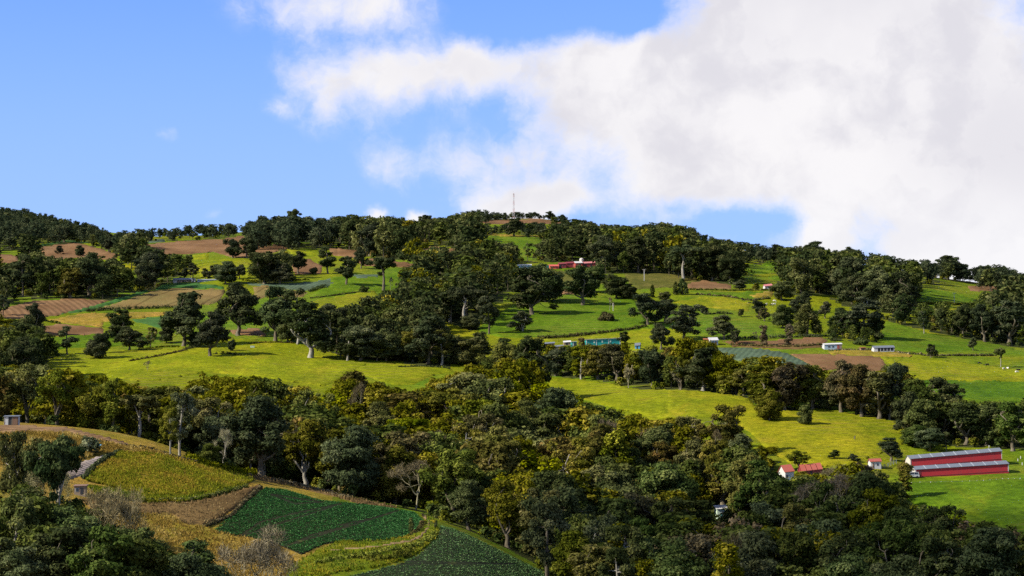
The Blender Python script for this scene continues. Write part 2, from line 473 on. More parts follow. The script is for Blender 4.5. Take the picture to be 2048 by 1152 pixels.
FIELDS = []
def field(name, mat, crop, pts, label, lift=0.35, amp=2.0, cat='field'):
    poly = [P(crop, x, y) for x, y in pts] if crop else list(pts)
    # keep it on the photo side of the frame edges but let it run on a little
    poly = wobble(densify(poly, 5.0), amp)
    pa = np.array(poly)
    u0, v0 = pa.min(0); u1, v1 = pa.max(0)
    gu, gv = np.meshgrid(np.arange(u0 + 3, u1, 7.0), np.arange(v0 + 1.5, v1, 3.5))
    gu = gu.ravel(); gv = gv.ravel()
    k = inside(gu, gv, poly)
    pin = list(zip(gu[k], gv[k]))
    npoly = len(poly)
    vs = [Vector((a, b * 3.0)) for a, b in poly + pin]
    r = delaunay_2d_cdt(vs, [], [list(range(npoly))], 1, 1e-3)
    ov = np.array([(p.x, p.y / 3.0) for p in r[0]])
    tri = np.array([f for f in r[2] if len(f) == 3])
    g = ground(ov[:, 0], ov[:, 1])
    a, b, c = g[tri[:, 0]], g[tri[:, 1]], g[tri[:, 2]]
    span = np.maximum(np.maximum(abs(a[:, 1] - b[:, 1]), abs(b[:, 1] - c[:, 1])), abs(a[:, 1] - c[:, 1]))
    tri = tri[span < 75]
    ar = np.cross(g[tri[:, 1]] - g[tri[:, 0]], g[tri[:, 2]] - g[tri[:, 0]])[:, 2]
    tri[ar < 0] = tri[ar < 0][:, ::-1]
    g[:, 2] += lift + 0.05 * (len(FIELDS) % 5)
    # the rim sinks into the turf so that no gap shows under it
    pd = {(round(a, 3), round(b, 3)) for a, b in poly}
    rim = np.array([(round(a, 3), round(b, 3)) in pd for a, b in ov])
    g[rim, 2] -= lift + 0.05 * (len(FIELDS) % 5) + 0.15
    o = link(name, mesh_np(name, g, tri, M[mat], smooth=True))
    tag(o, label, cat, kind='structure')
    FIELDS.append((o, poly))
    return o
# ------------------------------------------------------------------ fields
def build_fields():
    F = field
    # upper left
    F('ploughed_field', 'soil', 'A', [(225,335),(300,318),(440,300),(600,345),(690,370),(660,402),(550,402),(440,392),(330,402),(240,378)], 'ploughed brown field high on the slope under the dark left hill')
    F('crop_strip', 'cropg', 'A', [(215,320),(380,288),(520,298),(520,310),(380,300),(240,330)], 'thin green crop strip above the high brown field')
    F('ploughed_field', 'soil', 'A', [(-60,360),(100,378),(120,430),(-60,415)], 'small ploughed brown field at the left edge of the picture')
    F('ploughed_field', 'soil', 'A', [(840,310),(940,303),(1110,290),(1280,283),(1400,262),(1480,325),(1670,308),(1680,330),(1500,388),(1340,392),(1230,360),(1100,368),(900,372)], 'wide brown ploughed field behind the trees of the left ridge')
    F('crop_field', 'crop', 'A', [(820,292),(950,285),(950,300),(830,306)], 'small green crop patch on the left skyline')
    F('ploughed_field', 'soil', 'A', [(1690,402),(1790,395),(1860,440),(1852,482),(1690,492),(1680,440)], 'brown field corner between dark oaks above the blue crop field')
    F('ploughed_field', 'soil', 'A', [(1880,335),(2060,345),(2120,375),(2060,395),(1920,378)], 'brown field strip under the dense ridge trees')
    F('pasture', 'yellow', 'A', [(690,425),(800,413),(806,465),(720,462)], 'little yellow pasture clearing in the left wood')
    F('pasture', 'lime', 'A', [(1110,372),(1210,366),(1205,402),(1110,398)], 'small lime pasture notch below the wide brown field')
    F('pasture', 'lime', 'A', [(1130,420),(1440,420),(1455,505),(1160,512)], 'bright pasture behind the pale shed and its row of trees')
    F('pasture', 'lime', 'A', [(1640,338),(1700,340),(1850,368),(1840,382),(1680,372)], 'thin lime pasture strip below the ridge trees')
    F('ploughed_field', 'soilf', 'A', [(-60,700),(0,690),(170,640),(420,625),(640,635),(520,680),(330,722),(140,748),(-60,735)], 'furrowed brown field left of the tan mound')
    F('crop_field', 'tan', 'A', [(540,692),(700,642),(870,582),(1000,567),(1295,572),(1290,600),(1265,645),(1200,662),(980,674),(720,688)], 'tan sprouting field on the rounded mound')
    F('crop_strip', 'cropg', 'A', [(870,580),(930,550),(1050,535),(1200,540),(1290,558),(1292,571),(1000,566)], 'green crop strip capping the tan mound')
    F('crop_strip', 'cropg', 'A', [(330,718),(600,652),(820,578),(860,582),(700,641),(540,691),(420,712)], 'green crop strip running down beside the tan mound')
    F('pasture', 'gold', 'A', [(260,752),(480,708),(960,702),(960,722),(760,742),(600,762),(590,792),(420,772)], 'yellowed grass strip under the tan mound')
    F('crop_field', 'cropg', 'A', [(760,745),(960,725),(1000,750),(980,780),(930,802),(860,782),(780,762)], 'green crop field between the tan mound and the meadow')
    F('ploughed_field', 'soil', 'A', [(230,785),(350,770),(600,797),(590,832),(280,842),(235,830)], 'pale brown field above the bright green strip')
    F('pasture', 'emerald', 'A', [(280,852),(500,832),(620,830),(940,820),(932,882),(800,886),(660,905),(430,910),(312,922)], 'deep green pasture strip above the big lime meadow')
    F('ploughed_field', 'soil', 'A', [(1320,805),(1500,798),(1535,842),(1430,842),(1340,832)], 'small brown plot behind the big oaks of the meadow')
    F('crop_field', 'crop', 'A', [(1405,530),(1540,540),(1800,528),(1960,498),(1985,528),(1785,582),(1700,576),(1450,552)], 'blue green crop field shaded by long tree shadows')
    F('crop_field', 'tan', 'A', [(1455,560),(1530,548),(1700,580),(1780,590),(1740,620),(1545,612),(1470,642)], 'tan field corner below the blue green crop field')
    F('pasture', 'emerald', 'A', [(1780,612),(1860,565),(2016,535),(2100,525),(2160,560),(2016,590),(1800,628)], 'vivid green pasture tongue on the middle slope')
    F('pasture', 'lime', 'A', [(1780,640),(2016,600),(2160,580),(2200,620),(2060,680),(1840,710)], 'lime pasture below the vivid green tongue')
    F('meadow', 'lime', 'A', [(250,1012),(310,962),(440,942),(520,932),(660,922),(800,916),(1040,906),(1180,882),(1300,852),(1700,882),(2016,962),(2120,1000),(2016,1062),(1870,1132),(1460,1077),(1190,1052),(850,1110),(500,1060),(310,1045)], 'big bright lime meadow across the left of the slope', cat='meadow')
    # centre
    F('ploughed_field', 'soil', 'B', [(715,186),(960,166),(1060,150),(1210,170),(1345,190),(1300,202),(1080,192),(880,197)], 'brown field below the tree row on the summit')
    F('pasture', 'emerald', 'B', [(800,282),(880,264),(1160,274),(1172,312),(960,314),(810,307)], 'green field with a pale track below the summit')
    F('earth_bank', 'gold', 'B', [(795,255),(940,253),(1160,262),(1240,276),(1160,276),(880,264)], 'pale brown bank along the top of the green summit field', cat='bank')
    F('ploughed_field', 'soil', 'B', [(-20,335),(60,345),(112,376),(70,392),(-20,382)], 'reddish brown field at the edge of the central wood')
    F('ploughed_field', 'soil', 'B', [(80,412),(200,396),(380,420),(480,432),(380,446),(140,437)], 'brown field strip below the dense upper wood')
    F('ploughed_field', 'soil', 'B', [(450,332),(580,325),(570,352),(460,352)], 'brown patch glimpsed through the upper wood')
    F('ploughed_field', 'soil', 'B', [(610,336),(692,334),(692,366),(620,371)], 'brown patch beside grey bushes in the upper wood')
    F('pasture', 'emerald', 'B', [(-60,505),(200,490),(350,488),(352,582),(150,585),(-60,598)], 'emerald pasture beside the central wood')
    F('crop_strip', 'crop', 'B', [(70,492),(230,487),(232,510),(100,515)], 'blue crop strip above the emerald pasture')
    F('meadow', 'emerald', 'B', [(780,800),(860,740),(1000,660),(1180,626),(1500,618),(1690,630),(1760,700),(1762,792),(1500,826),(1280,846),(1150,852),(960,852),(820,832)], 'deep green meadow crossed by tree shadows in the centre', cat='meadow')
    F('pasture', 'olive', 'B', [(1190,462),(1300,468),(1520,490),(1560,545),(1400,540),(1280,560),(1240,500)], 'olive field below the red farm buildings')
    F('crop_field', 'olive', 'B', [(1640,482),(1900,480),(2060,520),(1990,560),(1710,572),(1660,540)], 'dull olive field behind the power pole')
    F('ploughed_field', 'soil', 'B', [(1270,568),(1340,568),(1350,602),(1280,604)], 'small bare brown patch under the red farm')
    F('pasture', 'yellow', 'B', [(540,772),(600,752),(690,790),(800,826),(780,850),(690,872),(640,832)], 'bright yellow grassy knoll at the wood edge')
    F('pasture', 'lime', 'B', [(1160,862),(1410,850),(1760,802),(1990,800),(2010,905),(1700,930),(1620,892),(1410,860),(1180,880)], 'lime pasture strip behind the teal shed')
    F('meadow', 'lime', 'B', [(-10,985),(300,1000),(640,1020),(660,1050),(560,1060),(430,1120),(320,1130),(100,1060),(-10,1040)], 'lime meadow end below the central wood', cat='meadow')
    F('meadow', 'lime', 'E', [(1180,0),(1300,10),(1560,40),(1700,75),(2016,82),(2060,240),(1800,240),(1560,180),(1200,82)], 'yellow lime meadow slope under the wooded terrace', cat='meadow')
    # right
    F('ploughed_field', 'soil', 'C', [(70,476),(180,462),(330,490),(330,516),(80,513)], 'brown field behind the cypress trees')
    F('pasture', 'emerald', 'C', [(355,375),(470,370),(590,390),(592,422),(440,432)], 'green upper field beside a power pole')
    F('pasture', 'emerald', 'C', [(500,380),(540,350),(600,358),(602,396)], 'emerald wedge of field under the skyline trees')
    F('pasture', 'emerald', 'C', [(520,442),(620,434),(622,462),(580,466)], 'small emerald plot beside the dark wood')
    F('pasture', 'gold', 'C', [(160,250),(215,250),(195,285),(165,290)], 'golden grass patch on the skyline shoulder')
    F('pasture', 'gold', 'C', [(358,272),(440,285),(372,306)], 'golden grass wedge below the skyline bushes')
    F('ploughed_field', 'soil', 'C', [(660,316),(765,322),(745,340),(680,335)], 'small brown field on the right skyline')
    F('ploughed_field', 'soil', 'C', [(1060,362),(1115,355),(1125,412),(1080,416)], 'brown slope glimpsed between the tall ridge trees')
    F('ploughed_field', 'soil', 'C', [(1205,375),(1345,388),(1335,422),(1230,402)], 'brown field strip behind the right hand ridge trees')
    F('ploughed_field', 'soil', 'C', [(1680,440),(1760,450),(1742,476),(1682,472)], 'brown field below the umbrella tree of the ridge')
    F('ploughed_field', 'soil', 'C', [(1685,495),(1900,495),(1960,510),(1880,527),(1700,527)], 'brown field above the emerald field on the right')
    F('pasture', 'emerald', 'C', [(1390,503),(1560,523),(1740,572),(1742,602),(1560,600),(1398,597)], 'emerald field with a white pole in the middle')
    F('pasture', 'yellow', 'C', [(1580,624),(1700,624),(1600,648)], 'yellow patch under the emerald field')
    F('pasture', 'yellow', 'C', [(1920,675),(2040,672),(2060,712),(2000,708)], 'yellow patch at the right edge behind tall trunks')
    F('pasture', 'yellow', 'C', [(-20,592),(140,560),(300,560),(440,598),(425,642),(200,622)], 'yellow green pasture where the herd grazes')
    F('pasture', 'emerald', 'C', [(70,522),(340,530),(560,524),(562,562),(440,577),(300,552),(140,542)], 'green plot below the white farmhouse')
    F('pasture', 'gold', 'C', [(430,552),(520,530),(570,530),(570,560),(480,570)], 'dry tan corner of the plot below the white farmhouse', lift=0.75)
    F('ploughed_field', 'soil', 'C', [(280,815),(500,815),(700,800),(850,793),(895,813),(860,832),(680,838),(520,838),(330,832)], 'long brown strip above the blue crop field')
    F('earth_bank', 'dryearth', 'C', [(330,834),(520,840),(700,836),(860,834),(850,850),(700,862),(520,855),(340,846)], 'dark broken bank under the long brown strip', cat='bank')
    F('crop_field', 'crop', 'C', [(240,850),(500,856),(650,880),(820,962),(740,985),(640,945),(520,930),(380,930),(300,905)], 'blue green cabbage field in front of the wooden houses')
    F('ploughed_field', 'soil', 'C', [(668,888),(900,890),(1190,902),(1222,952),(1215,1002),(1000,965),(860,985),(805,962)], 'bare brown field in front of the wooden houses')
    F('pasture', 'lime', 'C', [(1180,905),(1500,922),(1800,950),(2080,985),(2090,1050),(1400,1038),(1250,952)], 'bright lime slope at the right edge')
    F('pasture', 'stripe', 'C', [(1340,1041),(1700,1044),(2090,1047),(2100,1170),(1750,1170),(1440,1090)], 'combed green field below the lime slope')
    F('pasture', 'emerald', 'C', [(1210,690),(1450,760),(1700,800),(1960,850),(1960,870),(1720,868),(1480,880),(1290,870),(1180,810)], 'green pasture below the right hand wood')
    F('earth_bank', 'gold', 'C', [(880,870),(1100,862),(1300,878),(1380,890),(1360,905),(1180,902),(900,888)], 'rough golden bank below the wooden houses', cat='bank')
    F('meadow', 'yellow', 'F', [(-40,92),(200,88),(430,128),(500,208),(640,200),(880,188),(1200,248),(1345,278),(1345,380),(1180,452),(1050,505),(850,525),(720,525),(560,450),(440,330),(390,300),(250,232),(-40,250)], 'rolling yellow meadow above the red roofed house', cat='meadow')
    F('meadow', 'emerald', 'F', [(1330,620),(1500,612),(1800,600),(2080,600),(2080,900),(1960,880),(1700,800),(1500,760),(1330,720)], 'shaded green field below the red barns', cat='meadow')
    # near hill
    F('furrowed_field', 'ridge', 'D', [(-60,296),(0,291),(150,287),(380,302),(560,342),(730,387),(790,404),(700,400),(560,368),(380,326),(170,322),(-60,336)], 'furrowed tan strip along the crest of the near hill')
    F('rough_grass_slope', 'gold', 'D', [(-60,340),(170,325),(380,330),(560,372),(700,404),(860,420),(1010,470),(690,440),(640,452),(560,450),(440,500),(250,520),(-60,520)], 'golden dry grass slope on the near hill', cat='slope')
    F('rubble_patch', 'rubble', 'D', [(180,560),(250,520),(440,508),(520,480),(622,448),(645,455),(560,505),(475,580),(380,600),(230,600)], 'pale stony clearing behind the umbrella tree', cat='clearing')
    F('rough_grass_slope', 'orange', 'D', [(490,602),(560,532),(690,442),(860,450),(1010,474),(1260,532),(1440,582),(1465,602),(1400,632),(1100,692),(870,692),(650,645)], 'rust and green rough grass knoll above the crop field', cat='slope')
    F('rough_grass_slope', 'bank', 'D', [(500,640),(650,660),(870,700),(1100,700),(1400,640),(1440,640),(1250,690),(1080,730),(870,735),(700,715),(560,690)], 'shaggy green bank under the rust coloured knoll', cat='slope')
    F('fallow_field', 'dryearth', 'D', [(440,702),(600,722),(900,742),(1100,732),(1300,690),(1430,645),(1500,622),(1390,742),(1280,812),(1180,862),(1060,852),(1000,802),(800,790),(560,790)], 'dry brown fallow field left of the dark green crop')
    F('rough_grass_slope', 'gold', 'D', [(440,800),(600,797),(800,795),(1000,808),(1060,858),(1180,870),(1240,900),(1450,945),(1640,1000),(1700,1070),(1640,1160),(300,1160),(320,900)], 'rough dry grass below the brown fallow field', cat='slope')
    F('dirt_verge', 'dryearth', None, [P('D',1380,590),P('D',1500,600),P('D',1700,640),P('D',1900,690),P('D',2016,725),P('E',150,742),P('E',330,768),P('E',330,760),P('E',120,715),P('E',-20,690),P('D',1850,655),P('D',1650,605),P('D',1500,580)], 'brown grassy verge along the top of the dark green crop', cat='verge')
    F('crop_field', 'cropbed', None, CROP1, 'dark green cabbage field on the near hill', lift=0.30)
    F('crop_field', 'cropbed', None, CROP2, 'lower cabbage field running down to the bottom edge', lift=0.30)
    F('grassy_bank', 'bank', None, [P('D',1640,1160),P('D',1690,1090),P('D',1850,1000),P('E',0,960),P('E',250,955),P('E',380,935),P('E',475,890),P('E',485,810),P('E',540,830),P('E',575,900),P('E',550,945),P('E',430,1040),P('E',200,1110),P('E',0,1130),P('D',1850,1165)], 'lush grassy bank between the two cabbage fields', lift=0.32, cat='bank')
    F('dirt_track', 'track', None, [P('E',470,800),P('E',490,805),P('E',520,850),P('E',512,900),P('E',470,945),P('E',400,972),P('E',250,996),P('E',100,1012),P('E',-60,1022),P('E',-60,1012),P('E',100,1000),P('E',250,984),P('E',400,956),P('E',460,925),P('E',492,890),P('E',500,855)], 'narrow dirt track curving round the end of the cabbage field', lift=0.75, amp=0.6, cat='track')

CROP1 = [P('D',1235,892),P('D',1390,760),P('D',1530,648),P('D',1650,662),P('D',1850,722),P('D',2016,738),P('E',150,748),P('E',330,772),P('E',430,792),P('E',478,840),P('E',466,888),P('E',380,930),P('E',250,950),P('E',0,958),P('D',1880,968),P('D',1740,1030),P('D',1640,990),P('D',1450,935),P('D',1280,912)]
CROP2 = [P('E',60,1160),P('E',300,1100),P('E',450,1042),P('E',560,940),P('E',580,870),P('E',640,885),P('E',760,932),P('E',900,1002),P('E',1060,1082),P('E',1215,1160),P('E',1250,1200),P('E',60,1200)]
build_fields()
# ------------------------------------------------------------------ foliage materials
def leaf_mat(name, dark, mid, light, trans=0.22, vary=True):
    m, t, b = material(name)
    at = t.new('ShaderNodeAttribute', attribute_name='tint').outputs['Fac']
    oi = t.new('ShaderNodeObjectInfo').outputs['Random']
    col = t.mix(t.smooth(at, 0.05, 0.55), dark, mid)
    col = t.mix(t.smooth(at, 0.55, 1.0), col, light)
    hs = t.new('ShaderNodeHueSaturation')
    if not vary: oi = 0.5
    if vary: t.put(hs.inputs['Hue'], t.math('MULTIPLY_ADD', oi, 0.040, 0.468))
    if vary: t.put(hs.inputs['Saturation'], t.math('MULTIPLY_ADD', t.math('FRACT', t.math('MULTIPLY', oi, 7.3)), 0.35, 0.80))
    if vary: t.put(hs.inputs['Value'], t.math('MULTIPLY_ADD', t.math('FRACT', t.math('MULTIPLY', oi, 17.7)), 0.55, 0.74))
    t.l.new(col, hs.inputs['Color'])
    dif = t.new('ShaderNodeBsdfDiffuse'); tr = t.new('ShaderNodeBsdfTranslucent'); gl = t.new('ShaderNodeBsdfGlossy')
    t.l.new(hs.outputs[0], dif.inputs[0]); t.l.new(hs.outputs[0], tr.inputs[0])
    gl.inputs['Roughness'].default_value = 0.55; gl.inputs[0].default_value = (0.9, 0.95, 1.0, 1)
    mx = t.new('ShaderNodeMixShader'); mx.inputs[0].default_value = trans
    t.l.new(dif.outputs[0], mx.inputs[1]); t.l.new(tr.outputs[0], mx.inputs[2])
    t.l.new(mx.outputs[0], t.n['Material Output'].inputs['Surface'])
    t.n.remove(gl)
    t.n.remove(b)
    return m

LEAF = {
 'dark':   leaf_mat('dark oak leaves', (0.023, 0.035, 0.014), (0.047, 0.060, 0.024), (0.105, 0.113, 0.048)),
 'olive':  leaf_mat('olive leaves', (0.048, 0.058, 0.009), (0.112, 0.118, 0.018), (0.235, 0.220, 0.045)),
 'rust':   leaf_mat('bronze tinged leaves', (0.044, 0.046, 0.013), (0.094, 0.085, 0.025), (0.200, 0.155, 0.055)),
 'grey':   leaf_mat('grey green leaves', (0.042, 0.055, 0.020), (0.090, 0.105, 0.038), (0.180, 0.190, 0.080)),
 'bright': leaf_mat('fresh green leaves', (0.055, 0.076, 0.010), (0.118, 0.142, 0.017), (0.235, 0.245, 0.036)),
 'deep':   leaf_mat('deep green leaves', (0.028, 0.043, 0.012), (0.060, 0.081, 0.023), (0.125, 0.142, 0.045)),
 'twig':   leaf_mat('bare brown twigs', (0.070, 0.058, 0.028), (0.118, 0.098, 0.048), (0.190, 0.160, 0.085), 0.05),
 'lichen': leaf_mat('lichen yellow twigs', (0.125, 0.115, 0.056), (0.210, 0.190, 0.092), (0.320, 0.285, 0.155), 0.05),
 'blue':   leaf_mat('far bluish leaves', (0.022, 0.034, 0.018), (0.042, 0.056, 0.029), (0.086, 0.100, 0.052)),
}

def bark_mat(name, c1, c2):
    m, t, b = material(name)
    co = t.new('ShaderNodeTexCoord').outputs['Object']
    n = t.noise(t.vmath('MULTIPLY', co, (1, 1, 0.25)), 1.6, 5, 0.7)
    t.l.new(t.mix(t.smooth(n, 0.35, 0.65), c1, c2), b.inputs['Base Color'])
    bump(t, b, n, 0.5, 0.2)
    return m
BARK = {'brown': bark_mat('lichened brown bark', (0.065, 0.052, 0.034), (0.145, 0.125, 0.085)),
        'pale': bark_mat('pale grey bark', (0.150, 0.135, 0.105), (0.29, 0.27, 0.215)),
        'yellow': bark_mat('lichen yellow bark', (0.17, 0.15, 0.08), (0.30, 0.27, 0.165))}

# ------------------------------------------------------------------ tree shapes
def unit(v):
    return v / np.maximum(np.linalg.norm(v, axis=-1, keepdims=True), 1e-9)

class Tubes:
    def __init__(self): self.v = []; self.f = []; self.n = 0
    def add(self, pts, rad, sides=5):
        pts = np.asarray(pts, float); k = len(pts)
        tan = unit(np.gradient(pts, axis=0))
        ref = np.array([0.31, 0.95, 0.05])
        a = unit(np.cross(tan, ref)); b = np.cross(tan, a)
        th = np.arange(sides) * 2 * math.pi / sides
        ring = pts[:, None] + (a[:, None] * np.cos(th)[None, :, None] + b[:, None] * np.sin(th)[None, :, None]) * np.asarray(rad)[:, None, None]
        self.v.append(ring.reshape(-1, 3))
        i = np.arange(k - 1)[:, None] * sides; j = np.arange(sides)[None]
        q = np.stack([i + j, i + (j + 1) % sides, i + sides + (j + 1) % sides, i + sides + j], -1).reshape(-1, 4) + self.n
        self.f.append(q); self.n += k * sides
    def get(self): return np.concatenate(self.v), np.concatenate(self.f)

def curve(a, b, rng, bend=0.12, n=6, up=0.0):
    a = np.array(a, float); b = np.array(b, float)
    t = np.linspace(0, 1, n)[:, None]
    L = np.linalg.norm(b - a)
    off = rng.normal(0, bend * L, 3); off2 = rng.normal(0, bend * L * 0.5, 3)
    p = a + (b - a) * t + off * np.sin(math.pi * t) + off2 * np.sin(2 * math.pi * t)
    p[:, 2] += up * L * np.sin(math.pi * t[:, 0])
    return p

def leaves(cent, rad, n, size, rng, flat=0.7, out=1.0, low=0.55):
    """leaf sprays scattered over one clump of foliage"""
    d = unit(rng.normal(0, 1, (int(n * 1.5), 3)))
    d = d[(d[:, 2] > -0.3) | (rng.rand(len(d)) < low)][:n]
    n = len(d)
    r = rng.rand(n) ** 0.38
    lump = 1 + 0.22 * np.sin(d[:, 0] * 5 + cent[0]) * np.sin(d[:, 1] * 5 + cent[1]) + 0.15 * np.sin(d[:, 2] * 7 + cent[2])
    pos = cent + d * (r * lump)[:, None] * np.array([rad, rad, rad * flat])
    nor = unit(d * out + np.array([0, 0, 0.30]) + rng.normal(0, 0.42, (n, 3)))
    a = unit(np.cross(nor, rng.normal(0, 1, (n, 3)))); b = np.cross(nor, a)
    s = size * (0.55 + 0.9 * rng.rand(n))
    a = a * (s * 0.62)[:, None]; b = b * (s * 0.42)[:, None]
    fold = nor * (s * 0.16 * rng.normal(0, 1, n))[:, None]
    q = np.stack([pos - a, pos + b + fold, pos + a, pos - b + fold], 1)
    ti = np.clip(rng.normal(0.42, 0.20) + rng.normal(0, 0.15, n), 0, 1)
    return q, ti

def clump_centres(rng, n, env, mind):
    out = []
    tries = 0
    while len(out) < n and tries < n * 60:
        tries += 1
        d = unit(rng.normal(0, 1, 3)); r = rng.rand() ** 0.45
        c = d * r
        p = env(c)
        if p is None: continue
        if all(np.linalg.norm(p - q) > mind for q in out): out.append(p)
    return out

def twigs(cent, rad, n, size, rng, width=0.05):
    d = unit(rng.normal(0, 1, (n, 3)) + np.array([0, 0, 0.5]))
    pos = cent + d * (rng.rand(n) ** 0.5)[:, None] * rad
    a = unit(d + rng.normal(0, 0.5, (n, 3)) + np.array([0, 0, 0.3]))
    b = unit(np.cross(a, rng.normal(0, 1, (n, 3))))
    L = size * (0.6 + 0.8 * rng.rand(n)); w = width * (0.6 + 0.8 * rng.rand(n))
    q = np.stack([pos - a * L[:, None], pos + b * w[:, None], pos + a * L[:, None], pos - b * w[:, None]], 1)
    return q, np.clip(0.5 + rng.normal(0, 0.25, n), 0, 1)

def make_tree(kind, seed, lod=1.0):
    """-> (trunk verts, quads), (leaf quads, tint) for a tree 20 m tall standing at the origin"""
    rng = np.random.RandomState(seed)
    T = Tubes(); Q = []; TI = []
    H = 20.0
    leaf = 0.54 if lod >= 1 else 0.85 if lod > 0.12 else 1.3
    def put(c, r, dens, flat=0.7, out=1.0, low=0.55, size=None):
        n = int(dens * (1.25 if lod >= 1 else 1.0) * r * r * lod)
        q, t = leaves(np.asarray(c, float), r, max(n, 8), size or leaf, rng, flat, out, low)
        Q.append(q); TI.append(t)
    tr = 0.45 + 0.12 * rng.rand()
    lean = rng.normal(0, 0.7, 2)
    if kind in ('oak', 'umbrella', 'spread', 'airy'):
        if kind == 'oak':      bole, cz, rx, rz, n, cr, dens, mind = 4.0, 11.4, 7.4, 8.2, 34, (1.5, 3.6), 78, 2.0
        elif kind == 'umbrella': bole, cz, rx, rz, n, cr, dens, mind = 11.0, 16.5, 7.8, 2.8, 20, (1.8, 2.9), 75, 2.2
        elif kind == 'spread': bole, cz, rx, rz, n, cr, dens, mind = 3.4, 12.0, 9.2, 7.0, 32, (1.4, 3.2), 72, 2.2
        else:                  bole, cz, rx, rz, n, cr, dens, mind = 4.5, 12.8, 6.6, 6.4, 30, (1.3, 2.2), 62, 1.8
        sx, sy = 0.85 + 0.3 * rng.rand(), 0.85 + 0.3 * rng.rand()
        ph = rng.rand() * 6.28
        def env(c):
            w = 1 + 0.28 * math.sin(3 * math.atan2(c[1], c[0]) + ph + 2.5 * c[2])
            p = np.array([c[0] * rx * sx * w, c[1] * rx * sy * w, cz + c[2] * rz])
            if c[2] < -0.3 and rng.rand() < 0.35: return None
            if p[2] < 3.2: return None
            return p + np.array([lean[0], lean[1], 0]) * p[2] / H
        if kind in ('oak', 'spread'):
            lobes = []
            m_ = rng.randint(5, 8)
            for k in range(m_):
                a = k * 6.28 / m_ * 1.7 + rng.rand() * 1.5; f_ = (k + 0.5) / m_
                rr = rx * (0.44 if kind == 'oak' else 0.62) * rng.uniform(0.35, 1.1) * (1 - 0.45 * f_)
                lobes.append((np.array([math.cos(a) * rr * sx, math.sin(a) * rr * sy, 5.6 + 11.2 * f_ + rng.normal(0, 0.7)]), rng.uniform(2.9, 4.7) * (1.08 - 0.25 * f_)))
            cs = []
            for lc, lr in lobes:
                def env2(c, lc=lc, lr=lr):
                    p = lc + c * np.array([lr, lr, lr * 0.95])
                    return None if p[2] < 2.6 else p + np.array([lean[0], lean[1], 0]) * p[2] / H
                cs += clump_centres(rng, 7, env2, 1.7)
            cr = (1.2, 2.5)
        else:
            cs = clump_centres(rng, n, env, mind)
        fork = np.array([lean[0] * 0.4, lean[1] * 0.4, bole])
        base = curve((0, 0, -0.6), fork, rng, 0.05, 6)
        T.add(base, np.linspace(tr * 1.5, tr * 0.85, 6) * np.array([1.35, 1.05, 1, 1, 1, 1]), 7)
        nm = 4 + rng.randint(3)
        mains = []
        for k in range(nm):
            a = k * 6.28 / nm + rng.rand()
            e = np.array([math.cos(a) * rx * 0.42, math.sin(a) * rx * 0.42, cz + rng.uniform(-0.1, 0.4) * rz]) + np.array([lean[0], lean[1], 0]) * 0.5
            c = curve(fork - (0, 0, 0.3), e, rng, 0.12, 7, 0.08)
            T.add(c, np.linspace(tr * 0.7, tr * 0.28, 7), 5)
            mains.append(c)
        allm = np.concatenate(mains)
        for c in cs:
            r = rng.uniform(*cr)
            put(c, r, dens, flat=rng.uniform(0.65, 1.0) if kind != 'umbrella' else rng.uniform(0.45, 0.65))
            j = np.argmin(np.linalg.norm(allm - c + np.array([0, 0, 1.0]), axis=1))
            T.add(curve(allm[j], c, rng, 0.12, 4), np.linspace(tr * 0.26, 0.05, 4), 4)
        if kind == 'umbrella':
            for _ in range(3):
                a = rng.rand() * 6.28; z = rng.uniform(7.5, 12.5)
                c = np.array([math.cos(a) * 2.2, math.sin(a) * 2.2, z]); put(c, 1.3, 70)
                T.add(curve((lean[0] * 0.3, lean[1] * 0.3, z - 1), c, rng, 0.1, 4), [0.15, 0.1, 0.08, 0.04], 4)
    elif kind == 'round':
        def env(c):
            return np.array([c[0] * 6.4, c[1] * 6.4, 10.2 + c[2] * 8.6])
        for c in clump_centres(rng, 34, env, 2.3): put(c, rng.uniform(2.0, 3.2), 75, 0.8)
        top = np.array([lean[0], lean[1], 15])
        T.add(curve((0, 0, -0.6), top, rng, 0.04, 7), np.linspace(tr * 1.4, 0.12, 7), 6)
        for _ in range(8):
            a = rng.rand() * 6.28; z = rng.uniform(4, 14)
            T.add(curve((0, 0, z - 1), (math.cos(a) * 4.5, math.sin(a) * 4.5, z + 2), rng, 0.1, 4), [0.2, 0.14, 0.09, 0.04], 4)
    elif kind == 'tall':
        top = np.array([lean[0] * 1.6, lean[1] * 1.6, 18.5])
        tk = curve((0, 0, -0.6), top, rng, 0.03, 9)
        T.add(tk, np.linspace(tr * 1.25, 0.14, 9), 7)
        for k in range(24):
            f = rng.uniform(0.30, 1.0); z = 20 * f
            a = rng.rand() * 6.28
            rr = (1.2 + 3.6 * math.sin(math.pi * min(1, max(0, (f - 0.22) / 0.85))) ** 0.8) * rng.uniform(0.35, 1.15)
            ax = np.array([np.interp(z, tk[:, 2], tk[:, 0]), np.interp(z, tk[:, 2], tk[:, 1]), min(z, 18) - 1.2])
            c = np.array([ax[0] + math.cos(a) * rr, ax[1] + math.sin(a) * rr, z - 0.5])
            put(c, rng.uniform(1.4, 2.5), 72, 0.65)
            T.add(curve(ax, c, rng, 0.12, 4), [0.2, 0.13, 0.09, 0.04], 4)
    elif kind == 'weeping':           # drooping grey cypress, broad from the ground up
        T.add(curve((0, 0, -0.6), (lean[0] * 0.5, lean[1] * 0.5, 18), rng, 0.02, 6), np.linspace(0.6, 0.1, 6), 6)
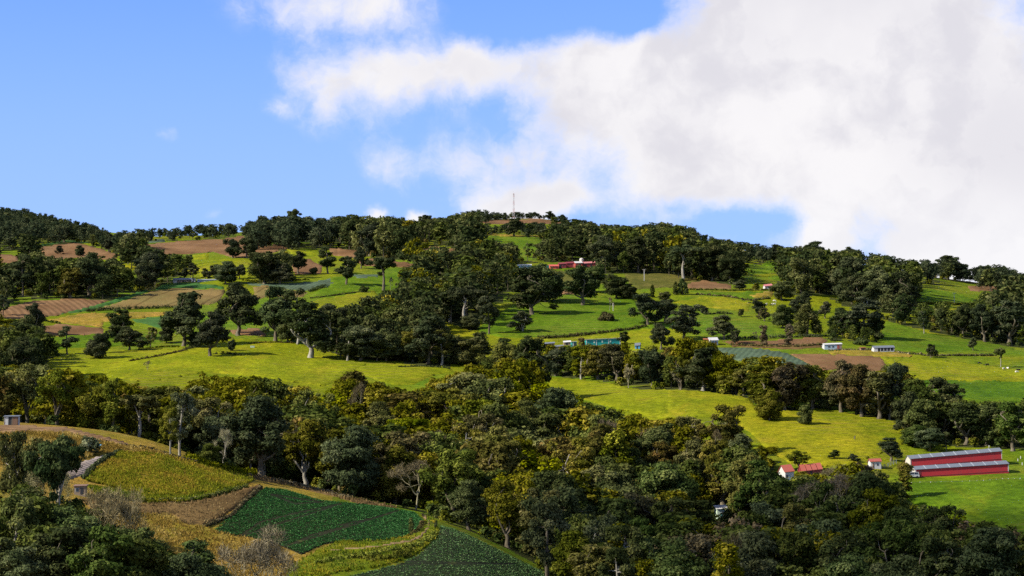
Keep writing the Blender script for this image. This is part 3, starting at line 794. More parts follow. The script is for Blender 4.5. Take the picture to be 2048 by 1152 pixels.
        for k in range(42):
            f = rng.uniform(0.06, 1.0); z = 20 * f
            a = rng.rand() * 6.28
            rr = 5.2 * (1 - f) ** 0.55 * rng.uniform(0.45, 1.05)
            put((math.cos(a) * rr, math.sin(a) * rr, z - 1.2), rng.uniform(1.2, 2.2), 72, 1.35, 0.9, 0.9)
    elif kind == 'column':
        T.add(curve((0, 0, -0.6), (0, 0, 18), rng, 0.01, 5), np.linspace(0.4, 0.08, 5), 6)
        for k in range(26):
            f = (k + rng.rand()) / 26; z = 1 + 18.6 * f
            rr = 1.5 * math.sin(math.pi * (0.12 + 0.86 * f)) ** 0.6
            a = rng.rand() * 6.28
            put((math.cos(a) * rr * 0.7, math.sin(a) * rr * 0.7, z), 1.3 * (1 - 0.5 * f) + 0.4, 90, 1.5)
    elif kind == 'vine':              # trunk smothered in creeper, ragged plume on top
        T.add(curve((0, 0, -0.6), (lean[0], lean[1], 19), rng, 0.04, 7), np.linspace(0.5, 0.1, 7), 6)
        for k in range(30):
            f = rng.uniform(0.03, 1.0); z = 20 * f
            a = rng.rand() * 6.28
            rr = (2.6 - 1.0 * f) * rng.uniform(0.3, 1.1)
            put((lean[0] * f + math.cos(a) * rr, lean[1] * f + math.sin(a) * rr, z - 0.6), rng.uniform(1.0, 1.9), 80, 1.3)
    elif kind in ('bare', 'snag', 'fan'):
        # leafless: forking limbs and fine twigs
        def grow(p, d, L, r, depth):
            e = p + d * L
            T.add(curve(p, e, rng, 0.06, 4), np.linspace(r, r * 0.62, 4), 5 if depth < 2 else 3)
            if depth >= (4 if kind != 'snag' else 3):
                q, t = twigs(e, 1.5, int(46 * lod), 0.8, rng, 0.045)
                if kind != 'snag': Q.append(q); TI.append(t)
                return
            nb = 3 if depth < 2 else rng.randint(2, 4)
            for k in range(nb):
                nd = unit(d + rng.normal(0, 0.48 if kind == 'bare' else 0.40, 3) + np.array([0, 0, 0.12]))
                grow(e, nd, L * rng.uniform(0.62, 0.84), r * 0.62, depth + 1)
        if kind == 'bare':
            grow(np.array([0, 0, -0.5]), unit(np.array([lean[0] * 0.1, lean[1] * 0.1, 1.0])), 6.2, 0.42, 0)
        elif kind == 'fan':
            for k in range(6):
                a = k * 6.28 / 6 + rng.rand() * 0.6
                grow(np.array([0, 0, -0.5]), unit(np.array([math.cos(a) * 0.42, math.sin(a) * 0.42, 1.0])), 5.6, 0.2, 1)
        else:
            tk = curve((0, 0, -0.6), (2.8, 0.6, 17), rng, 0.03, 9)
            T.add(tk, np.linspace(0.42, 0.14, 9), 6)
            for k in range(7):
                z = rng.uniform(11.5, 17); j = np.argmin(abs(tk[:, 2] - z)); a = rng.rand() * 6.28
                grow(tk[j], unit(np.array([math.cos(a), math.sin(a), 0.7])), 1.8, 0.12, 2)
        if not Q:
            q, t = twigs(np.array([2.6, 0.5, 17.0]), 2.2, int(120 * lod), 0.7, rng, 0.05); Q.append(q); TI.append(t)
    elif kind == 'shrub':             # 4 m thicket, used at its own size
        for k in range(9):
            a = rng.rand() * 6.28; rr = rng.uniform(0, 1.7)
            put((math.cos(a) * rr, math.sin(a) * rr, rng.uniform(0.9, 2.6)), rng.uniform(0.8, 1.4), 150, 0.9, size=0.42 if lod >= 1 else 0.8)
        for k in range(4):
            a = rng.rand() * 6.28
            T.add(curve((0, 0, -0.3), (math.cos(a), math.sin(a), 2.2), rng, 0.1, 4), [0.12, 0.09, 0.06, 0.03], 4)
    q = np.concatenate(Q); ti = np.concatenate(TI)
    # a tree is exactly as tall as its name says
    h = 4.0 if kind == 'shrub' else H
    tv, tf = T.get()
    zmax = max(np.percentile(q[:, :, 2], 99.5), 1)
    k = h / zmax
    return (tv * k, tf), (q * k, ti)

SHAPES = {}
def shape(kind, var):
    key = (kind, var)
    if key not in SHAPES:
        (tv, tf), (q, ti) = make_tree(kind, 1000 + 97 * var + sum(map(ord, kind)), 1.0)
        nq = len(q)
        crown = mesh_np('crown', q.reshape(-1, 3), np.arange(nq * 4).reshape(-1, 4), LEAF['dark'], np.repeat(ti, 4))
        trunk = mesh_np('trunk', tv, tf, BARK['brown'], smooth=True)
        w = np.percentile(np.abs(q[:, :, 0]), 97) * 2
        SHAPES[key] = (trunk, crown, w)
    return SHAPES[key]

NVAR = {'oak': 5, 'umbrella': 2, 'spread': 3, 'airy': 3, 'round': 3, 'tall': 4, 'weeping': 2, 'column': 1, 'vine': 2, 'bare': 2, 'snag': 1, 'fan': 2, 'shrub': 3}
NAMEOF = {'oak': 'oak_tree', 'umbrella': 'umbrella_tree', 'spread': 'spreading_tree', 'airy': 'feathery_tree', 'round': 'round_tree', 'tall': 'tall_tree', 'weeping': 'cypress_tree',
          'column': 'column_cypress', 'vine': 'vine_covered_tree', 'bare': 'bare_tree', 'snag': 'dead_tree', 'fan': 'bare_tree', 'shrub': 'shrub'}
CATOF = {'column': 'cypress', 'weeping': 'cypress', 'bare': 'bare tree', 'fan': 'bare tree', 'snag': 'bare tree', 'shrub': 'shrub'}
LOOK = {'oak': 'oak', 'umbrella': 'flat topped tree', 'spread': 'wide spreading oak', 'airy': 'feathery tree', 'round': 'round bushy tree', 'tall': 'tall tree', 'weeping': 'drooping cypress',
        'column': 'narrow cypress', 'vine': 'creeper clad tree', 'bare': 'leafless tree', 'snag': 'dead tree', 'fan': 'leafless tree', 'shrub': 'shrub'}
TINTWORD = {'dark': 'dark', 'olive': 'olive green', 'rust': 'bronze tinged', 'grey': 'grey green', 'bright': 'yellow green', 'deep': 'deep green', 'twig': 'brown', 'lichen': 'pale', 'blue': 'bluish'}
RNG = random.Random(11)
TREES = []           # every single tree: x, y, radius (used to keep others off it)

def plant(kind, base, h, tint=None, label=None, group=None, width=None, bark='brown', var=None, rot=None, sink=0.15):
    """one tree of its own: an Empty at the foot with trunk and crown"""
    if var is None: var = RNG.randrange(NVAR[kind])
    trunk, crown, w = shape(kind, var)
    k = h / (4.0 if kind == 'shrub' else 20.0)
    kw = k if width is None else max(0.55 * k, min(1.7 * k, width / w))
    e = link(NAMEOF[kind], None)
    e.empty_display_size = 0.5
    e.location = (base[0], base[1], base[2] - sink)
    e.rotation_euler = (0, 0, RNG.uniform(0, 6.28) if rot is None else rot)
    e.scale = (kw, kw, k)
    tint = tint or ('twig' if kind in ('bare', 'fan', 'snag') else 'dark')
    for nm, me, mt in (('trunk', trunk, BARK[bark]), ('crown', crown, LEAF[tint])):
        o = link(nm, me, e)
        o.material_slots[0].link = 'OBJECT'
        o.material_slots[0].material = mt
    tag(e, label, CATOF.get(kind, 'tree'), group)
    e['look'] = f"{TINTWORD[tint]} {LOOK[kind]}"
    TREES.append((base[0], base[1], kw * w / 2, h, e))
    return e

def mpp(p):
    """metres per photo pixel at a point"""
    return (p[1] * CP + p[2] * SP) / FPX

def tree_at(crop, x, ytop, ybase, wpx, kind, tint=None, label=None, group=None, bark='brown', var=None, rot=None):
    """a tree measured in the photo: foot on the ground seen at (x, ybase), top at ytop, crown width wpx"""
    u, vb = P(crop, x, ybase) if crop else (x, ybase)
    vt = P(crop, x, ytop)[1] if crop else ytop
    b = gpt(u, vb)
    m = mpp(b)
    return plant(kind, b, max(1.2, (vb - vt) * m), tint, label, group, (wpx / 2.88 if crop else wpx) * m, bark, var, rot)

def tree_dist(crop, x, ytop, dist, wpx, kind, tint=None, label=None, group=None, bark='brown', var=None, rot=None):
    """a tree whose foot is hidden: its top as seen in the photo, standing dist metres away"""
    u, vt = P(crop, x, ytop) if crop else (x, ytop)
    b = at_dist(u, dist)
    m = mpp(b)
    vb = pix(*b)[1]
    return plant(kind, b, min(34.0, max(3.0, (vb - vt) * m)), tint, label, group, (wpx / 2.88 if crop else wpx) * m, bark, var, rot)
# ------------------------------------------------------------------ single trees one can point to
def hand_trees():
    g1 = 'trees standing on the lime meadow'
    T = tree_at
    # left meadow
    T('A',1060,590,905,215,'oak','dark','tall dark oak beside the meadow ditch, behind the lower round oak',g1,var=0)
    T('A',1205,700,962,180,'oak','dark','broad leaning oak casting a shadow in the middle of the lime meadow',g1,var=1)
    T('A',1118,815,905,80,'round','dark','small bushy tree squeezed between the two meadow oaks',g1)
    T('A',745,785,930,140,'oak','dark','ragged oak at the upper edge of the lime meadow',g1,var=2)
    T('A',680,690,865,165,'oak','dark','dark domed oak above the deep green pasture strip',g1,var=3)
    T('A',550,828,976,110,'round','dark','dark bushy tree with a long shadow on the meadow, larger of a pair',g1,var=0)
    T('A',605,815,945,75,'oak','dark','slimmer partner behind the dark bushy tree on the meadow',g1,var=4)
    T('A',388,785,950,90,'tall','dark','ragged two tiered tree at the left end of the meadow',g1,var=0)
    T('A',868,790,905,60,'tall','olive','thin sparse tree above the meadow edge',g1,var=1)
    T('A',960,780,882,72,'round','dark','small dark tree left of the tall meadow oak',g1,var=1)
    T('A',205,655,832,115,'oak','dark','dark oak between the two brown fields at the left',g1,var=1)
    T('A',850,980,1052,34,'bare','lichen','tiny gnarled leafless tree alone on the lime meadow',g1,bark='yellow')
    T('A',1335,860,932,42,'round','dark','little round tree right of the leaning meadow oak',g1,var=2)
    T('A',18,605,725,70,'tall','dark','dark tree at the left edge beside the furrowed field',g1,var=2)
    g2 = 'big oaks behind the lime meadow'
    T('A',1375,535,838,225,'oak','dark','huge domed oak in front of the tan mound',g2,var=2)
    T('A',1585,555,872,190,'oak','deep','tall deep green oak right of the huge domed oak',g2,var=0)
    T('A',1712,570,892,150,'tall','dark','tall oak with a long pale bare trunk behind the meadow',g2,bark='pale',var=3)
    T('A',1790,650,972,200,'oak','dark','dark oak with a leaning pale trunk at the meadow edge',g2,bark='pale',var=3)
    T('A',1905,655,930,165,'umbrella','dark','flat topped oak right of the leaning pale trunk',g2,bark='pale',var=0)
    T('A',1998,790,985,110,'tall','dark','dark tree on a slanting trunk at the right end of the meadow',g2,var=1)
    T('A',1655,720,880,120,'round','deep','deep green bushy tree filling the gap between the big meadow oaks',g2)
    g3 = 'trees among the upper left fields'
    T('A',1300,410,542,120,'round','deep','black green round oak beside the pale shed on the mound',g3,var=1)
    T('A',1380,428,512,66,'oak','dark','small oak right of the black green round oak',g3)
    T('A',1520,350,545,200,'oak','dark','large dark oak throwing shadows on the blue green crop',g3,var=4)
    T('A',1612,420,545,150,'oak','dark','second oak throwing shadows on the blue green crop',g3,var=0)
    T('A',1715,350,482,92,'oak','dark','oak on the near side of the brown field corner',g3,var=1)
    T('A',1890,330,482,95,'tall','dark','tall oak right of the brown field corner',g3,var=0)
    T('A',1990,380,545,70,'tall','dark','dark tree at the tip of the vivid green tongue',g3,var=3)
    T('A',1810,445,484,44,'shrub','grey','round shrub at the lower edge of the brown field corner',g3)
    T('A',1420,255,392,92,'oak','dark','oak in the middle of the wide brown ridge field',g3,var=2)
    T('A',1452,308,388,64,'oak','dark','low oak beside a taller one on the wide brown ridge field',g3,var=3)
    T('A',1340,280,392,88,'oak','dark','dark oak at the left end of the wide brown ridge field',g3,var=4)
    T('A',345,320,372,42,'oak','dark','small lone oak on the high brown field at the left',g3,var=0)
    T('A',460,318,382,52,'round','dark','small round tree at the foot of the high brown field',g3)
    T('A',625,280,356,64,'oak','dark','round headed oak at the right end of the high brown field',g3,var=1)
    T('A',370,210,302,115,'oak','dark','dark oak breaking the top edge of the high brown field',g3,var=2)
    T('A',150,280,392,160,'oak','dark','heavy dark oak left of the high brown field',g3,var=3)
    T('A',1062,450,512,66,'oak','dark','first of three trees behind the pale shed, leftmost',g3)
    T('A',1112,420,512,66,'tall','dark','second of three trees behind the pale shed, the middle one',g3)
    T('A',1182,450,512,62,'oak','dark','third of three trees behind the pale shed, rightmost',g3)
    T('A',1245,430,512,70,'oak','dark','oak between the pale shed trees and the black green oak',g3)
    # centre
    g4 = 'trees around the central green meadow'
    T('B',250,388,582,160,'umbrella','dark','flat crowned oak on a bare trunk in the emerald pasture',g4,var=1)
    T('B',293,500,582,24,'bare','lichen','thin bare stem beside the flat crowned oak',g4,bark='pale')
    T('B',1105,450,722,235,'oak','dark','massive dark oak left of the central meadow',g4,var=0)
    T('B',1185,430,650,190,'round','deep','black green tree pressed behind the massive central oak',g4,var=0)
    T('B',1402,440,668,185,'oak','dark','oak on a stout trunk at the top of the central meadow',g4,var=1)
    T('B',1462,432,590,150,'oak','deep','deep green oak behind the stout trunked one',g4,var=4)
    T('B',1590,488,628,130,'round','dark','big round dark tree above the central meadow',g4,var=2)
    T('B',1665,540,630,90,'round','dark','lower round tree leaning on the big round one',g4,var=1)
    T('B',1538,700,758,64,'shrub','rust','lone round bush in the middle of the central meadow',g4)
    T('B',1772,602,775,180,'spread','dark','spreading oak at the right side of the central meadow',g4,var=0)
    T('B',1875,630,765,150,'oak','dark','dark oak beside the spreading meadow oak',g4,var=3)
    T('B',1850,770,918,115,'oak','dark','oak on a slim trunk right of the teal shed',g4,var=2)
    T('B',1050,700,818,160,'spread','grey','twisted half bare oak at the foot of the central meadow',g4,var=1,bark='pale')
    T('B',858,610,832,115,'tall','dark','tall shaggy tree at the left edge of the central meadow',g4,var=1)
    T('B',752,712,805,105,'round','grey','grey bushy tree left of the tall shaggy one',g4)
    T('B',630,560,760,150,'tall','dark','tall dark oak standing over the yellow knoll',g4,var=2,bark='pale')
    T('B',700,560,742,150,'oak','deep','dark oak right of the one over the yellow knoll',g4,var=3)
    T('B',1272,510,605,74,'tall','deep','small dark tree under the red farm buildings',g4)
    T('B',1642,815,890,62,'oak','dark','small oak touching the right end of the teal shed',g4,var=0)
    T('B',1388,850,945,72,'vine','rust','creeper clad tree hiding the left end of the teal shed',g4)
    T('B',1800,545,618,26,'column','deep','single narrow cypress above the central meadow',g4)
    T('B',1932,527,602,26,'column','deep','narrow cypress, left one of the pair at the brown field',g4)
    T('B',1972,508,602,52,'weeping','deep','broader cypress, right one of the pair at the brown field',g4)
    T('B',1870,585,640,80,'round','grey','low grey round tree beside the narrow cypress',g4)
    T('B',135,548,588,42,'shrub','deep','dark bush on the lower edge of the emerald pasture',g4)
    T('B',1553,615,700,36,'bare','twig','thin bare tree on the central meadow',g4,bark='pale')
    T('B',590,775,835,90,'round','grey','grey bush on the flank of the yellow knoll',g4)
    T('B',35,380,548,95,'tall','dark','dark shaggy tree at the left end of the emerald pasture',g4,var=0)
    T('B',122,330,452,74,'oak','dark','oak on the brown field above the emerald pasture',g4,var=2)
    T('B',215,895,985,140,'airy','bright','feathery yellow green tree at the end of the lime meadow',g4,var=0)
    T('B',420,800,990,170,'airy','olive','light olive tree below the wooded valley',g4,var=1)
    T('B',585,800,1008,130,'tall','olive','olive tree on a pale stem above the meadow ditch',g4,bark='pale',var=3)
    T('B',740,860,1010,230,'round','olive','wide olive bushy tree left of the big feathery dome',g4,var=1)
    tree_dist('B',930,885,1040,215,'airy','bright','big feathery yellow green dome above the ravine wood',g4,var=2)
    tree_dist('B',1120,860,1020,210,'oak','dark','huge dark oak right of the feathery dome',g4,var=0)
    T('B',40,820,990,120,'tall','dark','dark tree with a pale slanting stem at the meadow end',g4,var=0,bark='pale')
    T('B',110,780,985,200,'round','deep','dense dark tree behind the end of the lime meadow',g4,var=2)
    T('B',270,800,985,150,'round','deep','dark bushy tree behind the feathery meadow tree',g4,var=0)
    T('B',1245,910,1070,140,'oak','dark','dark oak under the grey roofs left of the teal shed',g4,var=4)
    T('B',1390,900,1092,150,'tall','olive','tall olive tree on a grey stem below the teal shed',g4,var=2,bark='pale')
    T('B',1490,890,1090,170,'oak','olive','olive oak below the middle of the teal shed',g4,var=3)
    T('B',1600,890,1100,190,'oak','rust','bronze tinged oak below the right end of the teal shed',g4,var=1)
    T('B',1662,1000,1140,60,'airy','lichen','pale half bare small tree on the terrace edge',g4,bark='yellow')
    T('B',1800,900,1125,230,'airy','bright','broad yellow green tree right of the pale half bare one',g4,var=1)
    T('B',1955,1010,1150,90,'airy','lichen','pale yellowish slim tree by the oak with the grey trunk',g4,var=2)
    # right
    g5 = 'trees on the right hand pastures'
    T('C',622,605,738,115,'round','deep','dark round tree on the pasture below the herd',g5,var=0)
    T('C',765,600,778,130,'weeping','grey','grey drooping cypress in the middle of the right pastures',g5,var=0)
    T('C',1098,560,792,200,'tall','dark','great tree on a pale trunk throwing a long shadow to the right',g5,bark='pale',var=3)
    T('C',1165,640,795,90,'oak','dark','dark lower tree hugging the great pale trunked one',g5,var=1)
    T('C',975,620,775,140,'oak','dark','oak above the wooden houses',g5,var=2)
    T('C',290,665,805,155,'oak','grey','grey green oak above the brown strip',g5,var=0)
    T('C',352,738,832,54,'oak','dark','small tree at the left end of the brown strip',g5,var=3)
    T('C',512,720,836,50,'vine','twig','brown shaggy column tree on the brown strip, left one',g5,var=0)
    T('C',660,715,838,54,'vine','twig','brown shaggy column tree on the brown strip, right one',g5,var=1)
    T('C',868,585,682,68,'oak','grey','small grey oak on the pasture left of the great tree',g5,var=1)
    T('C',698,568,662,80,'oak','grey','grey tree above the drooping cypress',g5,var=4)
    T('C',755,530,642,84,'oak','dark','dark tree at the wood edge above the drooping cypress',g5,var=2)
    T('C',522,622,698,62,'oak','rust','bronze small tree left of the dark round one',g5,var=0)
    T('C',488,578,662,90,'oak','dark','two trunked oak where the herd grazes',g5,var=4)
    T('C',388,625,672,54,'oak','grey','little grey tree left of the bronze one',g5,var=3)
    T('C',176,610,655,44,'round','dark','little round tree on the yellow green pasture edge',g5)
    T('C',1478,828,908,58,'oak','dark','lone small tree on the lower right pasture',g5,var=0)
    T('C',1722,790,866,54,'oak','grey','lone grey tree on the right green pasture',g5,var=1)
    T('C',1883,850,966,62,'umbrella','grey','leaning thin tree near the grazing cows at the right',g5,var=0,bark='pale')
    T('C',1440,638,772,56,'tall','dark','slim tree on a bare stem at the edge of the right wood',g5,var=1,bark='pale')
    T('C',1912,600,822,110,'umbrella','dark','very tall bare stemmed tree at the right edge',g5,var=1,bark='pale')
    T('C',1835,615,802,140,'tall','olive','tree on two pale stems left of the very tall one',g5,var=2,bark='pale')
    T('C',1180,760,805,54,'shrub','deep','dark bush beside the long shadow of the great tree',g5)
    T('C',625,470,578,125,'round','grey','grey round tree right of the white farmhouse',g5,var=2)
    T('C',60,600,805,190,'spread','dark','dark spreading oak left of the grey green one',g5,var=2)
    T('C',470,480,515,160,'round','olive','low olive thicket tree left of the white farmhouse',g5,var=0)
    T('C',380,460,515,110,'round','grey','grey thicket tree above the brown cypress field',g5,var=1)
    T('C',1080,790,836,60,'shrub','deep','dark shrub behind the right wooden house',g5)
    T('C',470,755,800,22,'bare','twig','tiny bare sapling beside the brown strip',g5)
    # ridge line characters
    g6 = 'trees standing out on the skyline'
    T('C',1580,305,442,115,'umbrella','dark','umbrella tree standing clear of the right skyline',g6,var=0)
    T('C',1850,360,445,135,'umbrella','dark','second umbrella tree on the skyline, near the right edge',g6,var=1)
    T('C',790,240,345,180,'spread','dark','spreading oak pair on the right skyline above the brown field',g6,var=0)
    T('C',600,258,360,170,'spread','dark','wide oak on the skyline above the emerald wedge',g6,var=1)
    T('C',1010,270,380,100,'tall','dark','pale limbed tall tree on the right ridge',g6,bark='pale',var=3)
    T('A',1692,108,250,70,'umbrella','deep','dark flat topped tree poking above the left skyline',g6,var=0)
    T('B',497,142,250,70,'umbrella','dark','flat topped tree on the skyline left of the summit',g6,var=1)
    T('B',1215,122,178,56,'oak','dark','round oak at the right end of the summit tree row',g6,var=1)
    T('B',1280,142,186,52,'oak','dark','small oak right of the summit tree row',g6,var=2)
    T('B',1005,160,268,130,'oak','dark','big oak in front of the brown summit field',g6,var=3)
    # terrace of oaks between the brown field and the yellow meadow
    g7 = 'oaks along the terrace above the yellow meadow'
    T('F',170,-160,86,240,'oak','dark','oak with a stout pale grey trunk on the wooded terrace',g7,bark='pale',var=0)
    T('F',40,-110,80,110,'airy','olive','slim olive tree left of the stout grey trunk',g7,var=0)
    T('F',300,-40,100,130,'oak','olive','rounded olive oak right of the stout grey trunk',g7,var=1)
    T('F',400,-60,112,150,'tall','olive','light leaved tree on the middle of the terrace',g7,var=2)
    T('F',520,-60,190,210,'oak','olive','heavy olive oak behind the round meadow tree',g7,var=3)
    T('F',548,82,262,135,'round','olive','round tree standing out onto the yellow meadow',g7,var=0)
    T('F',640,-70,200,200,'oak','rust','broad bronze oak behind the yellow meadow',g7,var=4)
    T('F',757,168,284,78,'round','grey','grey bushy little tree alone on the yellow meadow',g7,var=1)
    T('F',890,35,198,130,'round','grey','silvery tree among the terrace oaks',g7,var=2)
    T('F',800,-60,196,170,'oak','olive','oak left of the silvery terrace tree',g7,var=0)
    T('F',960,-90,215,200,'oak','rust','tallest bronze oak of the terrace',g7,var=1)
    T('F',1080,-60,240,210,'oak','rust','wide bronze oak above the right part of the meadow',g7,var=2)
    T('F',1180,-20,252,170,'oak','olive','olive oak right of the wide bronze one',g7,var=3)
    T('F',1245,-70,252,180,'spread','dark','dark oak reaching over the lime slope',g7,var=0)
    T('F',1330,105,274,110,'airy','bright','light green tree at the right end of the terrace',g7,var=0)
    T('F',1448,120,285,95,'vine','bright','bright creeper covered tree above the barns',g7,var=0)
    T('F',1405,190,275,60,'round','rust','little reddish tree between two light green ones',g7)
    T('F',1560,8,292,260,'spread','dark','large dark domed oak at the right above the barns',g7,var=2)
    T('F',1545,165,298,120,'airy','grey','pale grey tree under the large domed oak',g7,var=1)
    T('F',1670,165,330,150,'oak','deep','deep dark oak left of the blue water tank',g7,var=1)
    T('F',1800,160,400,190,'oak','deep','dark oak above the right end of the upper barn',g7,var=4)
    T('F',1950,150,432,210,'oak','deep','dark oak at the right edge above the barns',g7,var=0)
    T('F',1385,282,408,135,'round','deep','dark round tree left of the upper barn',g7,var=0)
    T('F',1470,300,432,150,'round','deep','second dark round tree behind the upper barn roof',g7,var=2)
    T('F',1570,320,435,66,'tall','deep','dark slim tree behind the upper barn roof',g7)
    T('F',1250,355,488,125,'oak','dark','lone oak on the meadow corner left of the barns',g7,var=3)
    g8 = 'trees about the red roofed house'
    tree_dist('F',912,424,836,115,'oak','deep','black green tree right of the red roofed house',g8,var=1)
    tree_dist('F',1025,445,832,120,'oak','dark','dark oak near the small white hut',g8,var=2)
    T('F',720,430,548,125,'airy','bright','sheer feathery green tree behind the red roofed house',g8,var=2)
    tree_dist('F',295,165,850,240,'spread','rust','half bare spreading oak standing against the yellow meadow',g8,var=2)
    tree_dist('F',372,335,835,135,'round','grey','grey round tree under the half bare spreading oak',g8,var=1)
    tree_dist('F',495,405,825,165,'oak','olive','rounded olive oak left of the red roofed house',g8,var=4)
    tree_dist('F',60,235,860,190,'oak','olive','olive oak at the lower left of the yellow meadow',g8,var=0)
    tree_dist('F',1310,500,775,110,'vine','olive','tall creeper hung tree left of the lower barn',g8,var=1)
    tree_dist('F',1168,548,760,90,'umbrella','olive','slim tree on a long pale trunk below the white hut',g8,bark='pale',var=1)
    tree_dist('F',1050,500,780,190,'oak','twig','brown twiggy oak below the white hut',g8,var=1)
    tree_dist('F',735,548,808,95,'round','olive','olive bushy tree standing before the gap between the red roofs',g8,var=1)
    tree_dist('F',815,556,806,100,'oak','deep','dark tree hiding the wall under the long red roof',g8,var=3)
    tree_dist('F',880,545,812,90,'oak','olive','olive oak at the right end of the long red roof',g8,var=2)
    tree_dist('F',610,588,800,100,'oak','olive','olive oak at the foot of the white gabled house',g8,var=0)
    # near hill
    g9 = 'trees of the near hill'
    tree_dist('D',350,348,555,300,'umbrella','dark','near umbrella tree on a long curved pale trunk',g9,bark='pale',var=0)
    tree_dist('D',130,325,580,250,'airy','grey','feathery grey tree at the left edge of the near hill',g9,var=0,bark='pale')
    tree_dist('D',290,470,575,130,'fan','lichen','small bare branching tree before the stony clearing',g9,bark='yellow',var=0)
    T('D',515,345,446,98,'shrub','grey','round grey bush on the golden slope',g9)
    tree_dist('D',690,640,545,230,'fan','lichen','yellow lichened bare tree before the brown fallow field',g9,bark='yellow',var=1)
    tree_dist('D',1490,868,505,430,'fan','lichen','wide bare bush tree at the foot of the dark cabbage field',g9,bark='yellow',var=0)
    T('E',410,815,905,48,'column','grey','small pale conical tree in the end of the cabbage field',g9)
    T('E',552,828,884,32,'column','grey','little conical tree outside the track bend',g9)
    T('D',1500,130,588,360,'oak','deep','giant dark oak rising behind the tip of the near hill',g9,var=2)
    T('D',1180,160,452,120,'snag','lichen','pale dead leaning trunk with few twigs behind the crest',g9,bark='pale',rot=-0.4)
    T('D',1035,95,458,150,'tall','grey','thin tree on a tall pale stem behind the crest',g9,bark='pale',var=1)
    T('D',980,140,462,110,'tall','olive','second thin pale stemmed tree behind the crest',g9,bark='pale',var=2)
    T('D',1292,300,535,170,'bare','lichen','white limbed bare tree beside the vivid creeper mound',g9,bark='pale',var=1)
    T('D',1200,390,512,150,'round','bright','vivid green creeper mound behind the crest',g9,var=0)
hand_trees()

# ------------------------------------------------------------------ the woods between
SKYLINE = [(-300,380),(0,412),(60,418),(100,428),(160,440),(230,462),(260,458),(300,455),(350,452),(400,446),(450,446),(500,440),(520,430),(560,430),(620,428),(650,436),(690,424),(740,432),(770,430),(800,432),(830,440),(860,434),(890,432),(920,422),(960,418),(1000,424),(1030,421),(1060,421),(1100,427),(1130,436),(1160,437),(1200,446),(1260,450),(1300,445),(1340,443),(1380,452),(1420,470),(1440,478),(1480,480),(1520,488),(1560,492),(1600,488),(1630,488),(1660,500),(1690,497),(1740,502),(1800,514),(1850,518),(1880,514),(1900,512),(1940,530),(1980,527),(2010,528),(2048,548),(2400,570)]
SKU = np.array([p[0] for p in SKYLINE], float); SKV = np.array([p[1] for p in SKYLINE], float)
RAVINE = [(-100,720),(0,728),(115,729),(139,722),(170,745),(236,736),(270,752),(295,774),(375,768),(410,745),(486,748),(541,746),(573,765),(600,770),(642,784),(660,740),(694,727),(750,740),(784,764),(829,776),(846,748),(902,742),(944,728),(971,716),(1006,700),(1090,700),(1097,755),(1128,778),(1166,780),(1197,770),(1253,790),(1305,790),(1322,830),(1380,838),(1390,858),(1435,830),(1463,840),(1487,868),(1522,896),(1546,912),(1556,952),(1562,966),(1590,966),(1596,947),(1648,944),(1655,905),(1709,908),(1730,932),(1772,962),(1789,930),(1810,940),(1815,1000),(1851,1012),(1890,1012),(1938,1028),(1973,1000),(2008,990),(2028,1032),(2048,1062),(2300,1080)]
RVU = np.array([p[0] for p in RAVINE], float); RVV = np.array([p[1] for p in RAVINE], float)
FOREV = [(-100,964),(0,964),(35,960),(70,981),(104,995),(153,988),(180,1002),(201,1040),(243,1064),(278,1052),(330,1042),(361,1054),(392,1082),(427,1106),(460,1150)]
KEEP = [f[1] for f in FIELDS]                       # open ground that stays in view
for c, q in (('F', [(625,540),(690,540),(690,598),(625,598)]), ('F', [(1120,495),(1210,495),(1210,540),(1120,540)]), ('F', [(1345,410),(1945,410),(1945,600),(1345,600)]),
             ('B', [(1020,415),(1110,415),(1110,465),(1020,465)]), ('B', [(1140,420),(1490,405),(1490,455),(1210,470),(1140,460)]), ('B', [(1180,840),(1640,830),(1640,905),(1180,905)]),
             ('C', [(510,485),(570,485),(570,515),(510,515)]), ('C', [(170,785),(265,785),(265,830),(170,830)]), ('C', [(850,815),(1300,815),(1300,890),(850,890)]), ('D', [(10,230),(110,230),(110,285),(10,285)]),
             ('F', [(240,730),(330,730),(330,870),(240,870)]), ('A', [(990,500),(1270,500),(1270,535),(990,535)]), ('F', [(1645,300),(1690,300),(1690,350),(1645,350)]),
             ('C', [(140,560),(620,560),(620,700),(360,700),(140,680)]), ('C', [(160,690),(600,690),(880,690),(880,790),(160,800)])):
    KEEP.append([P(c, x, y) for x, y in q])
KM = np.zeros((580, 1030), bool)          # the same open ground on a half size raster
_vv, _uu = np.mgrid[0:580, 0:1030]
for k in KEEP:
    a = np.array(k) / 2
    x0, y0 = np.maximum(np.floor(a.min(0)).astype(int) - 1, 0); x1, y1 = np.ceil(a.max(0)).astype(int) + 2
    x1, y1 = min(x1, 1030), min(y1, 580)
    if x1 <= x0 or y1 <= y0: continue
    KM[y0:y1, x0:x1] |= inside(_uu[y0:y1, x0:x1] * 2.0, _vv[y0:y1, x0:x1] * 2.0, k)

def hides(u, vt, vb, hw):
    """tenths of the crown that would cover ground which is open in the photo"""
    cu, ru, cv, rv = u / 2, max(hw / 2, 0.7), (0.56 * vt + 0.44 * vb) / 2, max(0.44 * (vb - vt) / 2, 0.7)
    x0, x1, y0, y1 = int(max(0, cu - ru)), int(min(1030, cu + ru + 2)), int(max(0, cv - rv)), int(min(580, cv + rv + 2))
    if x1 <= x0 or y1 <= y0: return 0
    e = ((_uu[y0:y1, x0:x1] - cu) / ru) ** 2 + ((_vv[y0:y1, x0:x1] - cv) / rv) ** 2 <= 1
    return 10.0 * float((e & KM[y0:y1, x0:x1]).sum()) / max(1, int(e.sum()))

